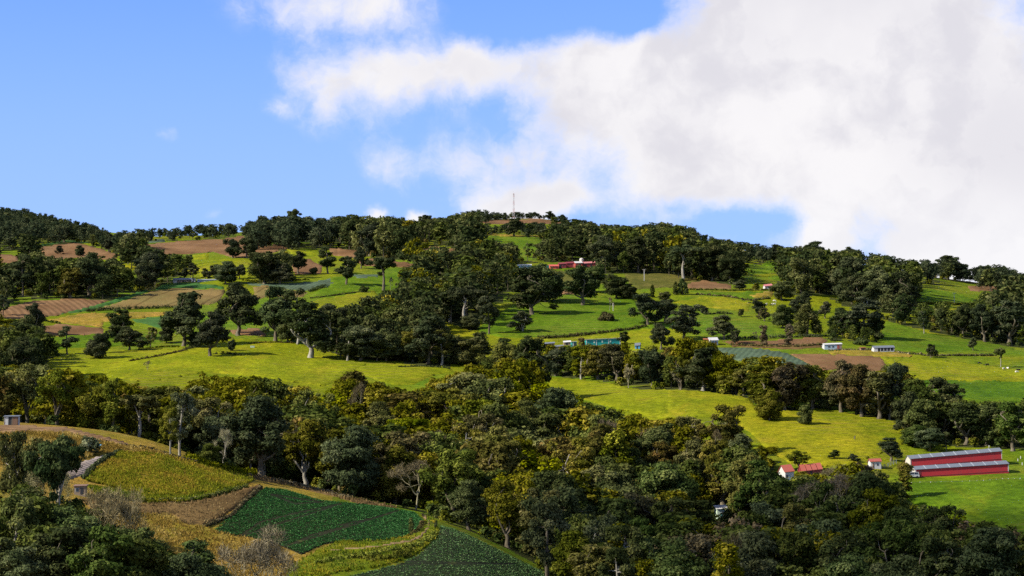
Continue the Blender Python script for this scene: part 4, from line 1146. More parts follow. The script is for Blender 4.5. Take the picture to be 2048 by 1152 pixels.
rw = np.random.RandomState(5)
CAND = []      # region, kind, tint, base, height, width, u, vtop, vbase
def choose(mix):
    k = rw.rand() * sum(m[2] for m in mix)
    for a in mix:
        k -= a[2]
        if k <= 0: return a
    return mix[-1]

OAKS = [('oak','dark',5), ('oak','olive',0.35), ('oak','deep',2.6), ('round','dark',1.5), ('round','grey',1.0), ('tall','dark',2), ('spread','dark',1), ('umbrella','dark',0.6), ('oak','grey',0.8)]
JUNGLE = [('oak','olive',4), ('oak','deep',2.0), ('oak','rust',1.1), ('tall','olive',1.6), ('round','deep',1.2), ('round','olive',1.4), ('vine','olive',1.2), ('vine','bright',0.35), ('airy','bright',0.4), ('airy','olive',1.0), ('spread','rust',0.7), ('bare','twig',0.4), ('airy','grey',0.3), ('umbrella','olive',0.5), ('tall','grey',0.3), ('tall','olive',0.8)]
SHADE = [('oak','deep',3), ('round','deep',2), ('airy','deep',1), ('oak','olive',1), ('bare','twig',0.35), ('airy','twig',0.3), ('tall','deep',1), ('vine','olive',0.6), ('weeping','deep',0.5)]

_TA = np.array([t[:3] for t in TREES])
def taken(x, y, r, f=0.62):
    return bool((((_TA[:, 0] - x) ** 2 + (_TA[:, 1] - y) ** 2) < ((_TA[:, 2] + r) * f) ** 2).any())

GRID = {}
def free(x, y, d):
    c = 14.0
    i, j = int(x // c), int(y // c)
    for a in (-1, 0, 1):
        for b in (-1, 0, 1):
            for (px, py, pd) in GRID.get((i + a, j + b), ()):
                if (px - x) ** 2 + (py - y) ** 2 < (0.5 * (d + pd)) ** 2: return False
    GRID.setdefault((i, j), []).append((x, y, d))
    return True

def try_tree(region, x, y, mix, hr, sp, env=None, tol=1):
    z = float(height(x, y))
    u, vb, dep = pix(x, y, z)
    if u < -60 or u > 2110: return
    kind, tint, _ = choose(mix)
    h = rw.uniform(*hr)
    wf = {'oak': 0.66, 'round': 0.68, 'tall': 0.52, 'spread': 0.85, 'umbrella': 0.85, 'airy': 0.72, 'vine': 0.36, 'bare': 0.62, 'weeping': 0.55, 'fan': 0.8}.get(kind, 0.7)
    sky_gap = 0 if rw.rand() < 0.22 else abs(rw.normal(0, 6))
    for k in (1.0, 0.8, 0.64, 0.5, 0.38):
        hh = h * k
        if hh < 4.5: break
        vt = vb - hh * FPX / dep
        lim = np.interp(u, SKU, SKV) - 1 + sky_gap
        if env == 'ravine': lim = max(lim, np.interp(u, RVU, RVV) - 2)
        if env == 'fore': lim = max(lim, np.interp(u, [p[0] for p in FOREV], [p[1] for p in FOREV]))
        if vt < lim: continue
        w = hh * wf
        if hides(u, vt, vb, 0.5 * w * FPX / dep) > (min(tol, 0.3) if env == 'ravine' else tol): continue
        CAND.append((region, kind, tint, (x, y, z), hh, w, u, vt, vb))
        return

def wood_uy(region, poly, sp, mix, hr, env=None, tol=1):
    """poly in (photo column, profile distance)"""
    pa = np.array(poly, float)
    n = 0
    ys = pa[:, 1] * KS
    N = 40000
    Y_ = rw.uniform(ys.min(), ys.max(), N); U_ = rw.uniform(pa[:, 0].min(), pa[:, 0].max(), N)
    ok = inside(U_, Y_ / KS, poly) & (rw.rand(N) < Y_ / ys.max())
    for y, u in zip(Y_[ok], U_[ok]):
        x = float(ray(u, 750)[0]) * y
        s = sp * rw.uniform(0.8, 1.25)
        if taken(x, y, s * 0.4) or not free(x, y, s):
            n += 1
            if n > 2500: break
            continue
        n = max(0, n - 30)
        try_tree(region, x, y, mix, hr, sp, env, tol)

def wood_px(region, crop, pts, sp, mix, hr, tol=1, tries=5000):
    poly = [P(crop, x, y) for x, y in pts]
    pa = np.array(poly)
    u = rw.uniform(pa[:, 0].min(), pa[:, 0].max(), tries); v = rw.uniform(pa[:, 1].min(), pa[:, 1].max(), tries)
    k = inside(u, v, poly)
    g = ground(u[k], v[k])
    for (x, y, z) in g:
        s = sp * rw.uniform(0.8, 1.25)
        if taken(x, y, s * 0.4) or not free(x, y, s): continue
        try_tree(region, x, y, mix, hr, sp, None, tol)

def forests():
    wood_uy('foreground', [(-60,325),(-60,392),(150,385),(215,360),(380,352),(430,338),(440,322)], 8.5, [('oak','deep',4),('round','deep',2),('oak','dark',2),('airy','deep',1),('tall','deep',1)], (13, 22), 'fore', 10)  # deep leaf tints put the shadow of this corner into the colour
    wood_uy('bottom', [(1090,412),(1150,395),(1300,385),(1500,380),(1800,385),(2110,390),(2110,432),(1830,440),(1500,455),(1300,452),(1130,440)], 10.0, SHADE, (14, 22), 'ravine')
    wood_uy('shade', [(1130,442),(1300,455),(1500,458),(1810,442),(1815,520),(1640,530),(1560,530),(1400,545),(1250,520),(1120,480)], 10.0, SHADE + JUNGLE[:5], (14, 24), 'ravine')
    wood_uy('fieldside', [(2110,392),(1840,392),(1835,440),(1900,462),(2110,470)], 11.0, [('airy','bright',2),('oak','deep',2),('weeping','grey',1),('airy','twig',1),('vine','bright',1)], (12, 20), 'ravine')
    wood_uy('ravine left', [(-60,505),(150,502),(300,506),(420,512),(520,512),(640,512),(640,650),(560,655),(300,650),(-60,668)], 10.0, JUNGLE, (14, 25), 'ravine')
    wood_uy('ravine middle', [(640,506),(740,500),(860,490),(900,470),(1000,462),(1100,448),(1120,480),(1250,520),(1340,548),(1330,600),(1200,640),(1100,672),(980,690),(900,668),(800,662),(640,652)], 10.0, JUNGLE, (14, 26), 'ravine')
    wood_uy('meadow foot', [(1250,520),(1400,545),(1560,530),(1560,548),(1500,575),(1420,580),(1340,610),(1300,590)], 10.0, JUNGLE, (12, 22), 'ravine')
    wood_px('terrace', 'F', [(-260,64),(0,72),(430,112),(640,190),(1200,238),(1340,268),(1345,190),(1200,90),(900,30),(640,-10),(400,-60),(250,-80),(100,-110),(-260,-70)], 11.5, JUNGLE[:7], (13, 23))
    wood_px('barn wood', 'F', [(1345,270),(1345,400),(1900,408),(2070,430),(2070,170),(1730,150),(1500,230)], 11.0, [('oak','deep',3),('round','deep',2),('tall','deep',1),('oak','dark',2)], (13, 24))
    wood_px('left edge wood', 'A', [(-100,735),(140,755),(235,790),(235,840),(280,855),(310,930),(300,970),(250,1015),(310,1050),(100,1120),(-100,1120)], 11.0, OAKS + [('oak','olive',1)], (12, 20))
    wood_px('upper left wood', 'A', [(-100,430),(120,440),(330,405),(560,405),(690,400),(690,420),(840,382),(900,376),(1100,372),(1110,420),(1090,460),(1000,512),(960,545),(830,580),(640,632),(420,622),(200,638),(-100,660)], 12.5, OAKS, (14, 25))
    wood_px('crop oaks', 'A', [(1460,380),(1690,370),(1690,520),(1560,545),(1440,530)], 13.0, OAKS, (14, 22))
    wood_px('valley wood', 'B', [(-140,800),(0,700),(60,620),(200,640),(340,590),(400,480),(330,440),(480,440),(700,390),(1000,430),(1010,470),(1010,560),(900,620),(790,690),(760,800),(560,760),(530,840),(640,880),(830,860),(960,870),(1150,900),(1180,930),(830,1000),(640,1010),(300,990),(0,980),(-140,920)], 12.0, OAKS + [('round','olive',0.8),('airy','deep',1.2),('airy','olive',0.5)], (13, 25), tries=9000)
    wood_px('farm wood', 'B', [(1000,420),(1280,345),(1500,320),(1760,330),(2020,360),(2020,462),(1900,478),(1640,480),(1520,482),(1480,420),(1280,412),(1030,425)], 12.5, OAKS, (14, 26))
    wood_px('upper wood', 'B', [(-20,330),(-20,215),(400,205),(700,215),(800,262),(800,312),(980,322),(1000,400),(690,392),(690,330),(600,322),(450,326),(380,402),(200,392),(112,372)], 13.0, OAKS, (14, 26))
    wood_px('right dark wood', 'C', [(620,360),(1060,370),(1380,440),(1400,600),(1240,640),(1020,610),(1000,555),(800,545),(690,545),(620,470)], 12.0, OAKS + [('oak','deep',4)], (15, 27))
    wood_px('right wood', 'C', [(1210,645),(1400,603),(1740,608),(1900,590),(2060,590),(2060,840),(1960,845),(1700,800),(1450,745),(1220,695)], 12.0, OAKS + [('round','deep',2)], (13, 24))
    wood_px('shoulder wood', 'C', [(-30,280),(160,300),(350,306),(360,372),(440,432),(330,488),(180,460),(70,472),(-30,440)], 12.5, OAKS, (14, 26))
    wood_px('teal terrace', 'B', [(1180,930),(1420,910),(1640,905),(1720,940),(1980,930),(2010,1100),(1700,1100),(1400,1085),(1220,1065)], 11.5, JUNGLE[:7], (12, 20))
    wood_px('house thicket', 'C', [(860,770),(1000,740),(1180,780),(1160,810),(1000,815),(880,810)], 9.0, [('round','deep',2),('oak','dark',1)], (5, 9))
    # far slopes and skyline
    FAR = [('oak','blue',5), ('round','blue',3), ('tall','blue',1.2), ('spread','blue',1), ('oak','grey',0.8)]
    wood_px('far', 'A', [(-100,130),(0,150),(140,165),(330,225),(560,265),(690,290),(690,372),(600,345),(440,300),(215,330),(-100,365)], 11.0, FAR, (9, 15), tries=4000)
    wood_px('far', 'A', [(690,375),(700,275),(1100,272),(1280,255),(1480,245),(1680,235),(2020,225),(2020,345),(1880,335),(1700,336),(1480,326),(1400,262),(1280,285),(1100,290),(830,302),(830,372)], 12.0, FAR, (15, 24), tries=4000)
    wood_px('far', 'A', [(1480,330),(1680,312),(1690,345),(1500,392)], 13.0, FAR, (13, 20))
    wood_px('far', 'B', [(-20,215),(300,208),(560,190),(640,165),(720,145),(1000,132),(1210,165),(1345,188),(1700,200),(2040,215),(2040,350),(1500,315),(1240,280),(1160,262),(940,252),(800,254),(700,215)], 11.5, FAR, (9, 18), tries=6000)
    wood_px('far', 'C', [(-30,150),(160,210),(300,245),(520,275),(660,300),(760,312),(1060,345),(1345,378),(1680,425),(2060,480),(2060,580),(1900,560),(1750,570),(1700,500),(1690,435),(1400,505),(1340,420),(1060,372),(660,340),(600,356),(500,372),(360,370),(350,305),(160,300),(-30,290)], 11.5, FAR, (10, 20), tries=7000)
    for x in list(np.arange(540, 965, 17)) + list(np.arange(1020, 1190, 17)) + list(np.arange(1200, 2000, 24)):
        yb = np.interp(x, [540, 640, 720, 960, 1020, 1060, 1190, 1345, 2000], [212, 192, 184, 168, 150, 146, 166, 186, 215]) + rw.uniform(-6, 2)
        u0, v0 = P('B', x + rw.uniform(-4, 4), yb)
        g = gpt(u0, v0); u, vb, dep = pix(*g)
        hh = (vb - np.interp(u, SKU, SKV) - abs(rw.normal(0, 4.5))) * dep / FPX
        if hh < 3.0: continue
        hh = min(hh, 14.0)
        CAND.append(('far', rw.choice(['oak', 'round', 'round', 'oak']), 'blue', (g.x, g.y, g.z), hh, hh * rw.uniform(0.75, 1.1), u, vb - hh * FPX / dep, vb))
    rows = [(x, rw.uniform(236, 262), rw.uniform(30, 62)) for x in np.arange(640, 965, 19)] + [(x, rw.uniform(225, 295), rw.uniform(45, 85)) for x in np.arange(1090, 1420, 15)]
    for x, yb, hp in rows:
        g = gpt(*P('B', x + rw.uniform(-6, 6), yb)); u, vb, dep = pix(*g); hh = hp / 2.88 * dep / FPX
        if taken(g.x, g.y, 2.0): continue
        CAND.append(('far', rw.choice(['oak', 'round', 'oak', 'tall']), rw.choice(['blue', 'dark', 'deep']), (g.x, g.y, g.z), hh, hh * rw.uniform(0.7, 1.0), u, vb - hh * FPX / dep, vb))
    for u0 in np.arange(1480, 2080, 8.0):
        g = gpt(u0 + rw.uniform(-3, 3), 300); g.y += rw.uniform(-25, 10); g.z = float(height(g.x, g.y)); u, vb, dep = pix(*g)
        hh = (vb - np.interp(u, SKU, SKV) - abs(rw.normal(0, 8))) * dep / FPX
        if hh < 3.5: continue
        CAND.append(('far', rw.choice(['oak', 'round', 'spread', 'tall']), 'blue', (g.x, g.y, g.z), hh, hh * rw.uniform(0.7, 1.1), u, vb - hh * FPX / dep, vb))
    # the wooded slope goes on to both sides of the photograph
    for _ in range(2600):
        y = rw.uniform(700, 2150); sgn = rw.choice([-1, 1]); sx = sgn * rw.uniform(0.232, 0.40); x = sx * y
        if sgn < 0 and y < 800: continue
        if vnoise(np.array([x / 90]), np.array([y / 120]))[0] < -0.04 or not free(x, y, 13.0): continue
        z = float(height(x, y)); u, vb, dep = pix(x, y, z); hh = rw.uniform(10, 20)
        k_, t_, _w = choose(OAKS)
        CAND.append(('far', k_, t_, (x, y, z), hh, hh * 0.7, u, vb - hh * FPX / dep, vb))
    # trees along the actual crest
    for u in np.arange(-40, 2100, 7.0):
        s = float(ray(u, 480)[0])
        yy = np.arange(1650, 2700, 8.0)
        zz = height(s * yy, yy)
        k = int(np.argmax(zz / yy))
        for dk in (0, -3, 2):
            y = yy[max(0, k + dk)] + rw.uniform(-12, 12); x = s * y + rw.uniform(-4, 4)
            if free(x, y, 9.0): try_tree('far', x, y, FAR, (9, 20) if not 880 < u < 1120 else (7, 12), 9.0, None, 2)
forests()

# which of them show: paint front to back on a coarse raster
def visible_area():
    W, Hh = 683, 384
    f = W / 2048.0
    cov = np.zeros((Hh, W), bool)
    items = [('c', i, c[3][1]) for i, c in enumerate(CAND)] + [('t', i, t[1]) for i, t in enumerate(TREES)]
    items.sort(key=lambda a: a[2])
    vis = {}
    for typ, i, y in items:
        if typ == 'c':
            _, kind, _, b, h, w, u, vt, vb = CAND[i]; hw = 0.5 * w * FPX / (y * CP + b[2] * SP)
        else:
            x, y, r, h, e = TREES[i]; z = float(height(x, y)); u, vb, dep = pix(x, y, z); vt = vb - h * FPX / dep; hw = r * FPX / dep
        cu, cv, ru, rv = u * f, (vt * 0.58 + vb * 0.42) * f, max(hw * f, 0.6), max((vb - vt) * 0.42 * f, 0.6)
        x0, x1 = int(max(0, cu - ru)), int(min(W, cu + ru + 2)); y0, y1 = int(max(0, cv - rv)), int(min(Hh, cv + rv + 2))
        if x1 <= x0 or y1 <= y0: vis[(typ, i)] = 0; continue
        yy, xx = np.mgrid[y0:y1, x0:x1]
        e2 = ((xx - cu) / ru) ** 2 + ((yy - cv) / rv) ** 2 <= 1
        vis[(typ, i)] = int((e2 & ~cov[y0:y1, x0:x1]).sum())
        cov[y0:y1, x0:x1] |= e2
    return vis
VIS = visible_area()

LANDMARKS = [('the tan mound', P('A',1000,620)), ('the pale shed on the mound', P('A',1040,520)), ('the furrowed brown field', P('A',250,680)), ('the high brown field', P('A',430,350)), ('the lime meadow', P('A',900,1000)),
 ('the leaning meadow oak', P('A',1200,830)), ('the huge domed oak', P('A',1375,680)), ('the blue green crop field', P('A',1700,545)), ('the vivid green tongue', P('A',1930,580)), ('the emerald pasture', P('B',150,540)),
 ('the green summit field', P('B',980,290)), ('the red farm buildings', P('B',1330,435)), ('the small blue house', P('B',1070,440)), ('the central meadow', P('B',1400,720)), ('the teal shed', P('B',1510,870)), ('the yellow knoll', P('B',690,825)),
 ('the feathery dome', P('B',930,1000)), ('the meadow ditch', P('B',470,1020)), ('the white farmhouse', P('C',545,500)), ('the herd of cows', P('C',560,600)), ('the white pole field', P('C',1550,560)), ('the great pale trunk', P('C',1100,690)),
 ('the wooden houses', P('C',1060,850)), ('the blue cabbage field', P('C',480,880)), ('the lime slope', P('C',1700,980)), ('the yellow meadow', P('F',850,330)), ('the red barns', P('F',1640,500)), ('the blue water tank', P('F',1665,325)), ('the red roofed house', P('F',740,560)),
 ('the small white hut', P('F',1165,518)), ('the pale green hut', P('F',285,780)), ('the shaded field', P('F',1700,680)), ('the dark cabbage field', P('D',1800,820)), ('the track bend', P('E',510,870)), ('the lower cabbage field', P('E',700,1020)), ('the near umbrella tree', P('D',380,550)),
 ('the rust coloured knoll', P('D',900,560)), ('the crest hut', P('D',65,260)), ('the dead leaning trunk', P('D',1170,300)), ('the giant dark oak', P('D',1500,350)), ('the half bare oak', P('F',290,320)), ('the fallow field', P('D',1150,760)), ('the golden slope', P('D',450,420))]
LM = np.array([p for _, p in LANDMARKS])
ORD = 'first second third fourth fifth sixth seventh eighth ninth tenth eleventh twelfth thirteenth fourteenth fifteenth sixteenth'.split()

def relation(u, v):
    d = np.hypot(LM[:, 0] - u, (LM[:, 1] - v) * 1.3)
    k = int(np.argmin(d)); du, dv = u - LM[k, 0], v - LM[k, 1]
    far = '' if d[k] < 70 else 'well ' if d[k] < 150 else 'far '
    if abs(du) > 2.2 * abs(dv): r = 'right of' if du > 0 else 'left of'
    elif abs(dv) > 2.2 * abs(du): r = 'below' if dv > 0 else 'above'
    else: r = ('below' if dv > 0 else 'above') + ' and ' + ('right of' if du > 0 else 'left of')
    return far + r + ' ' + LANDMARKS[k][0]

GROUPOF = {'foreground': 'dark trees at the lower left corner', 'bottom': 'trees along the bottom edge', 'shade': 'trees of the shaded lower wood', 'fieldside': 'trees below the shaded field', 'ravine left': 'trees of the ravine wood', 'ravine middle': 'trees of the ravine wood', 'meadow foot': 'trees at the foot of the yellow meadow',
 'terrace': 'oaks along the terrace above the yellow meadow', 'barn wood': 'dark trees above the barns', 'left edge wood': 'trees at the left edge of the meadow', 'upper left wood': 'trees of the upper left wood', 'crop oaks': 'trees among the upper left fields', 'valley wood': 'trees of the central valley wood', 'farm wood': 'trees behind the red farm',
 'upper wood': 'trees of the upper wood', 'right dark wood': 'trees of the dark wood on the right', 'right wood': 'trees of the right hand wood', 'shoulder wood': 'trees on the right shoulder', 'teal terrace': 'trees below the teal shed', 'house thicket': 'low trees above the wooden houses'}
HAND = len(TREES)
order = sorted((i for i, c in enumerate(CAND) if c[0] != 'far'), key=lambda i: -VIS[('c', i)])
NSINGLE = 285 - sum(1 for t in TREES if t[4].get('category') == 'tree')
SINGLE, REST = [], []
for i in order:
    c = CAND[i]
    istree = CATOF.get(c[1], 'tree') == 'tree'
    if VIS[('c', i)] >= 12 and (not istree or NSINGLE > 0):
        SINGLE.append(i)
        if istree: NSINGLE -= 1
    else: REST.append(i)
REST += [i for i, c in enumerate(CAND) if c[0] == 'far']

def plant_single():
    made = {}
    for i in SINGLE:
        region, kind, tint, b, h, w, u, vt, vb = CAND[i]
        bark = 'pale' if kind in ('tall', 'umbrella', 'airy') and rw.rand() < 0.5 else 'yellow' if kind == 'bare' else 'brown'
        e = plant(kind, b, h, tint, None, GROUPOF[region], w, bark)
        size = 'small ' if h < 10 else 'tall ' if h > 19 and kind != 'tall' else ''
        uu = min(max(u, 4), 2044)
        lab = f"{size}{e['look']} {relation(uu, 0.6 * vt + 0.4 * min(vb, 1150))}"
        if len(lab.split()) > 12: lab = lab.replace('well ', '').replace('far ', '')
        if len(lab.split()) > 12: lab = lab.replace('small ', '').replace('tall ', '', 1).replace(' tinged', '')
        if len(lab.split()) > 12: lab = lab.replace('above and ', '').replace('below and ', '')
        made.setdefault(lab, []).append((u, e))
    for lab, es in made.items():
        es.sort(key=lambda a: a[0])
        for k, (u, e) in enumerate(es):
            if len(es) == 1: e['label'] = lab
            elif len(es) == 2: e['label'] = lab + (', left one of two' if k == 0 else ', right one of two')
            else: e['label'] = lab + ', ' + (ORD[k] if k < 16 else str(k + 1) + 'th') + ' from the left'
    for t in TREES:
        if 'look' in t[4]: del t[4]['look']
plant_single()
print('HAND', HAND, 'CAND', len(CAND), 'SINGLE', len(SINGLE), 'REST', len(REST))

# ------------------------------------------------------------------ the rest of the trees: one far wood, one mass
def far_wood():
    LOW = {}
    VS, TS, MI = [], [], []
    BV, BF, bn = [], [], 0
    tl = ['blue', 'dark', 'deep', 'olive', 'grey', 'rust', 'bright', 'twig']
    for i in REST:
        region, kind, tint, b, h, w, u, vt, vb = CAND[i]
        var = rw.randint(3)
        far = b[1] > 1250
        key = (kind, var, far)
        if key not in LOW:
            lod = (0.055 if far else 0.20) if kind not in ('bare', 'fan') else 0.25
            (tv, tf), (q, ti) = make_tree(kind, 5000 + 31 * var + sum(map(ord, kind)), lod)
            LOW[key] = (q, ti, np.percentile(np.abs(q[:, :, 0]), 97) * 2)
        q, ti, w0 = LOW[key]
        k = h / 20.0; kw = min(max(w / w0, 0.6 * k), 1.6 * k)
        a = rw.uniform(0, 6.28); ca, sa = math.cos(a), math.sin(a)
        p = q.reshape(-1, 3)
        v = np.stack([(p[:, 0] * ca - p[:, 1] * sa) * kw + b[0], (p[:, 0] * sa + p[:, 1] * ca) * kw + b[1], p[:, 2] * k + b[2] - 0.3], -1)
        VS.append(v); TS.append(np.clip(np.repeat(ti, 4) + rw.normal(0, 0.16), 0, 1)); MI.append(np.full(len(q), tl.index(tint)))
        r = 0.035 * h * 0.5; hh = h * 0.55
        c4 = np.array([(-r, -r), (r, -r), (r, r), (-r, r)])
        BV.append(np.concatenate([np.c_[c4 + np.array(b[:2]), np.full(4, b[2] - 0.5)], np.c_[c4 * 0.5 + np.array(b[:2]), np.full(4, b[2] + hh)]]))
        BF.append(np.array([(0,1,5,4),(1,2,6,5),(2,3,7,6),(3,0,4,7)]) + bn); bn += 8
    V = np.concatenate(VS + BV); nl = sum(len(a) for a in VS)
    Fq = np.concatenate([np.arange(nl).reshape(-1, 4), np.concatenate(BF) + nl])
    me = mesh_np('hillside_forest', V, Fq, None, np.concatenate(TS + [np.full(len(V) - nl, 0.3)]))
    for t in tl: me.materials.append(LEAF[t])
    me.materials.append(BARK['brown'])
    mi = np.concatenate(MI + [np.full(len(Fq) - nl // 4, len(tl))]).astype(np.int32)
    me.polygons.foreach_set('material_index', mi)
    o = link('hillside_forest', me)
    tag(o, 'mass of distant trees covering the upper slopes and the skyline', 'forest', kind='stuff')
    print('far wood quads', len(Fq), sum(1 for i in REST if CAND[i][3][1] <= 1250))
far_wood()

# ------------------------------------------------------------------ undergrowth and the dark floor under the woods
def undergrowth():
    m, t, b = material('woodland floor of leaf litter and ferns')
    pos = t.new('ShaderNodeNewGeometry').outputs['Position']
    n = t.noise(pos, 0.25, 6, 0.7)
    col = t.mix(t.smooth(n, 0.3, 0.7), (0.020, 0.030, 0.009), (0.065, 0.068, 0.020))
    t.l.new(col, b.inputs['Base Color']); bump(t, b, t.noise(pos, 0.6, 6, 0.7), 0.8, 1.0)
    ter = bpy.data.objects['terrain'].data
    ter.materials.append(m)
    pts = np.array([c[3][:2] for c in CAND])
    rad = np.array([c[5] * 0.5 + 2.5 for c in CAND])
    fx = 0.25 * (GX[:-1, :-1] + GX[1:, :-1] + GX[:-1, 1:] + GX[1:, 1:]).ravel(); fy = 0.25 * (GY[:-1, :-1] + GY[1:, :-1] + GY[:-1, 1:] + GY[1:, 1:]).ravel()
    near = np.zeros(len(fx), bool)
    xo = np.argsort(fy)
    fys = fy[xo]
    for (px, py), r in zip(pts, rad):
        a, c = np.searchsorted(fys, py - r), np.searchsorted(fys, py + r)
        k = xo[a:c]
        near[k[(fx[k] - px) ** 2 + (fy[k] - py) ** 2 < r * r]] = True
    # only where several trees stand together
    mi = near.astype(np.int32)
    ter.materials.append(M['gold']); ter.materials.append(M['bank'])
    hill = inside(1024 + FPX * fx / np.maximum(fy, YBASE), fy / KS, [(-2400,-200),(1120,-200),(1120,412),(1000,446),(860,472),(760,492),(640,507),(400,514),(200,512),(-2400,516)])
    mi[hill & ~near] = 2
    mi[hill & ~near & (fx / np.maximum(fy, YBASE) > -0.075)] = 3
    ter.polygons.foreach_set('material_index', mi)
    (tv, tf), (q, ti) = make_tree('shrub', 77, 0.10)
    (tv2, tf2), (q2, ti2) = make_tree('shrub', 78, 0.10)
    VS, TS, MI = [], [], []
    tl = ['deep', 'olive', 'bright', 'rust']
    cnt = 0
    for idx, c in enumerate(CAND):
        if c[0] == 'far' and rw.rand() < 0.6: continue
        for _ in range(4 if c[3][1] < 1150 else 2):
            a = rw.uniform(0, 6.28); r = rw.uniform(1.5, c[5] * 0.5 + 4)
            x, y = c[3][0] + math.cos(a) * r, c[3][1] + math.sin(a) * r
            z = float(height(x, y)); s = rw.uniform(0.5, 1.15)
            u, vb, dep = pix(x, y, z)
            if hides(u, vb - 4 * s * FPX / dep, vb, 2 * s * FPX / dep) > 0: continue
            p, tt = (q, ti) if rw.rand() < 0.5 else (q2, ti2)
            p = p.reshape(-1, 3) * s
            ca, sa = math.cos(a), math.sin(a)
            VS.append(np.stack([p[:, 0] * ca - p[:, 1] * sa + x, p[:, 0] * sa + p[:, 1] * ca + y, p[:, 2] + z - 0.2], -1))
            TS.append(np.clip(np.repeat(tt, 4) + rw.normal(0, 0.15), 0, 1)); MI.append(np.full(len(tt), rw.choice(4, p=[0.45, 0.3, 0.13, 0.12]))); cnt += 1
    V = np.concatenate(VS)
    me = mesh_np('undergrowth', V, np.arange(len(V)).reshape(-1, 4), None, np.concatenate(TS))
    for t_ in tl: me.materials.append(LEAF[t_])
    me.polygons.foreach_set('material_index', np.concatenate(MI).astype(np.int32))
    tag(link('undergrowth', me), 'tangled green undergrowth beneath the woods', 'undergrowth', kind='stuff')
    print('undergrowth', cnt, len(V) // 4)
undergrowth()
# ------------------------------------------------------------------ built things
def paint(name, c, rough=0.6, dirt=0.35, metal=0.0, scale=0.8, streak=True):
    m, t, b = material(name)
    co = t.new('ShaderNodeTexCoord').outputs['Object']
    n = t.noise(t.vmath('MULTIPLY', co, (1, 1, 0.2) if streak else (1, 1, 1)), scale, 5, 0.65)
    col = t.mix(t.smooth(n, 0.42, 0.75, 0, dirt), c, tuple(x * 0.55 + 0.03 for x in c))
    t.l.new(col, b.inputs['Base Color'])
    b.inputs['Roughness'].default_value = rough; b.inputs['Metallic'].default_value = metal
    b.inputs['Specular IOR Level'].default_value = 0.3
    return m
MB = {k: paint(k + ' paint', *a) for k, a in {
 'red': ((0.36, 0.022, 0.026), 0.6, 0.45), 'maroon': ((0.16, 0.022, 0.025),), 'coral': ((0.45, 0.075, 0.05),), 'pink': ((0.38, 0.13, 0.12),), 'white': ((0.44, 0.43, 0.41),), 'teal': ((0.008, 0.21, 0.20), 0.55, 0.2),
 'blue': ((0.05, 0.24, 0.40),), 'paleblue': ((0.28, 0.35, 0.39),), 'green': ((0.03, 0.22, 0.17),), 'tank': ((0.015, 0.22, 0.85), 0.4, 0.1), 'brown': ((0.16, 0.09, 0.05),), 'rustroof': ((0.27, 0.065, 0.042),), 'orange': ((0.42, 0.12, 0.045),),
 'dark': ((0.02, 0.02, 0.022),), 'wood': ((0.22, 0.16, 0.10),), 'palegreen': ((0.45, 0.55, 0.42),), 'black': ((0.02, 0.018, 0.016),), 'cream': ((0.42, 0.39, 0.33),)}.items()}
MB['zinc'] = paint('weathered zinc sheet', (0.135, 0.15, 0.165), 0.5, 0.35, 0.2, 1.4)
MB['clear'] = paint('translucent roof strip', (0.24, 0.26, 0.27), 0.4, 0.2)
MB['glass'] = paint('dark window glass', (0.03, 0.035, 0.045), 0.12, 0.05)

BOXF = np.array([(0,3,2,1),(4,5,6,7),(0,1,5,4),(1,2,6,5),(2,3,7,6),(3,0,4,7)])
class Frame:
    """a building plot: a along the front (left to right), b into the hill, c up"""
    def __init__(self, pl, pr, ang):
        self.o = gpt(*pl)
        sR, tR = ray(*pr); a = R(ang); ca, sa = math.cos(a), math.sin(a)
        self.len = float((sR * self.o.y - self.o.x) / (ca - sR * sa))
        yR = self.o.y + self.len * sa
        self.dz = (float(tR) * yR - self.o.z) / self.len if len(pr) > 1 else 0
        self.ca, self.sa = ca, sa
        self.px = 1 / mpp(self.o)
    def pt(self, a, b, c):
        return (a * self.ca - b * self.sa, a * self.sa + b * self.ca, c + a * self.dz)
    def box(self, a0, a1, b0, b1, c0, c1):
        return np.array([self.pt(*p) for p in ((a0,b0,c0),(a1,b0,c0),(a1,b1,c0),(a0,b1,c0),(a0,b0,c1),(a1,b0,c1),(a1,b1,c1),(a0,b1,c1))])
    def hexa(self, pts):
        return np.array([self.pt(*p) for p in pts])

def part(name, verts, mat, parent, faces=BOXF):
    return link(name, mesh_np(name, verts, faces, MB[mat]), parent)

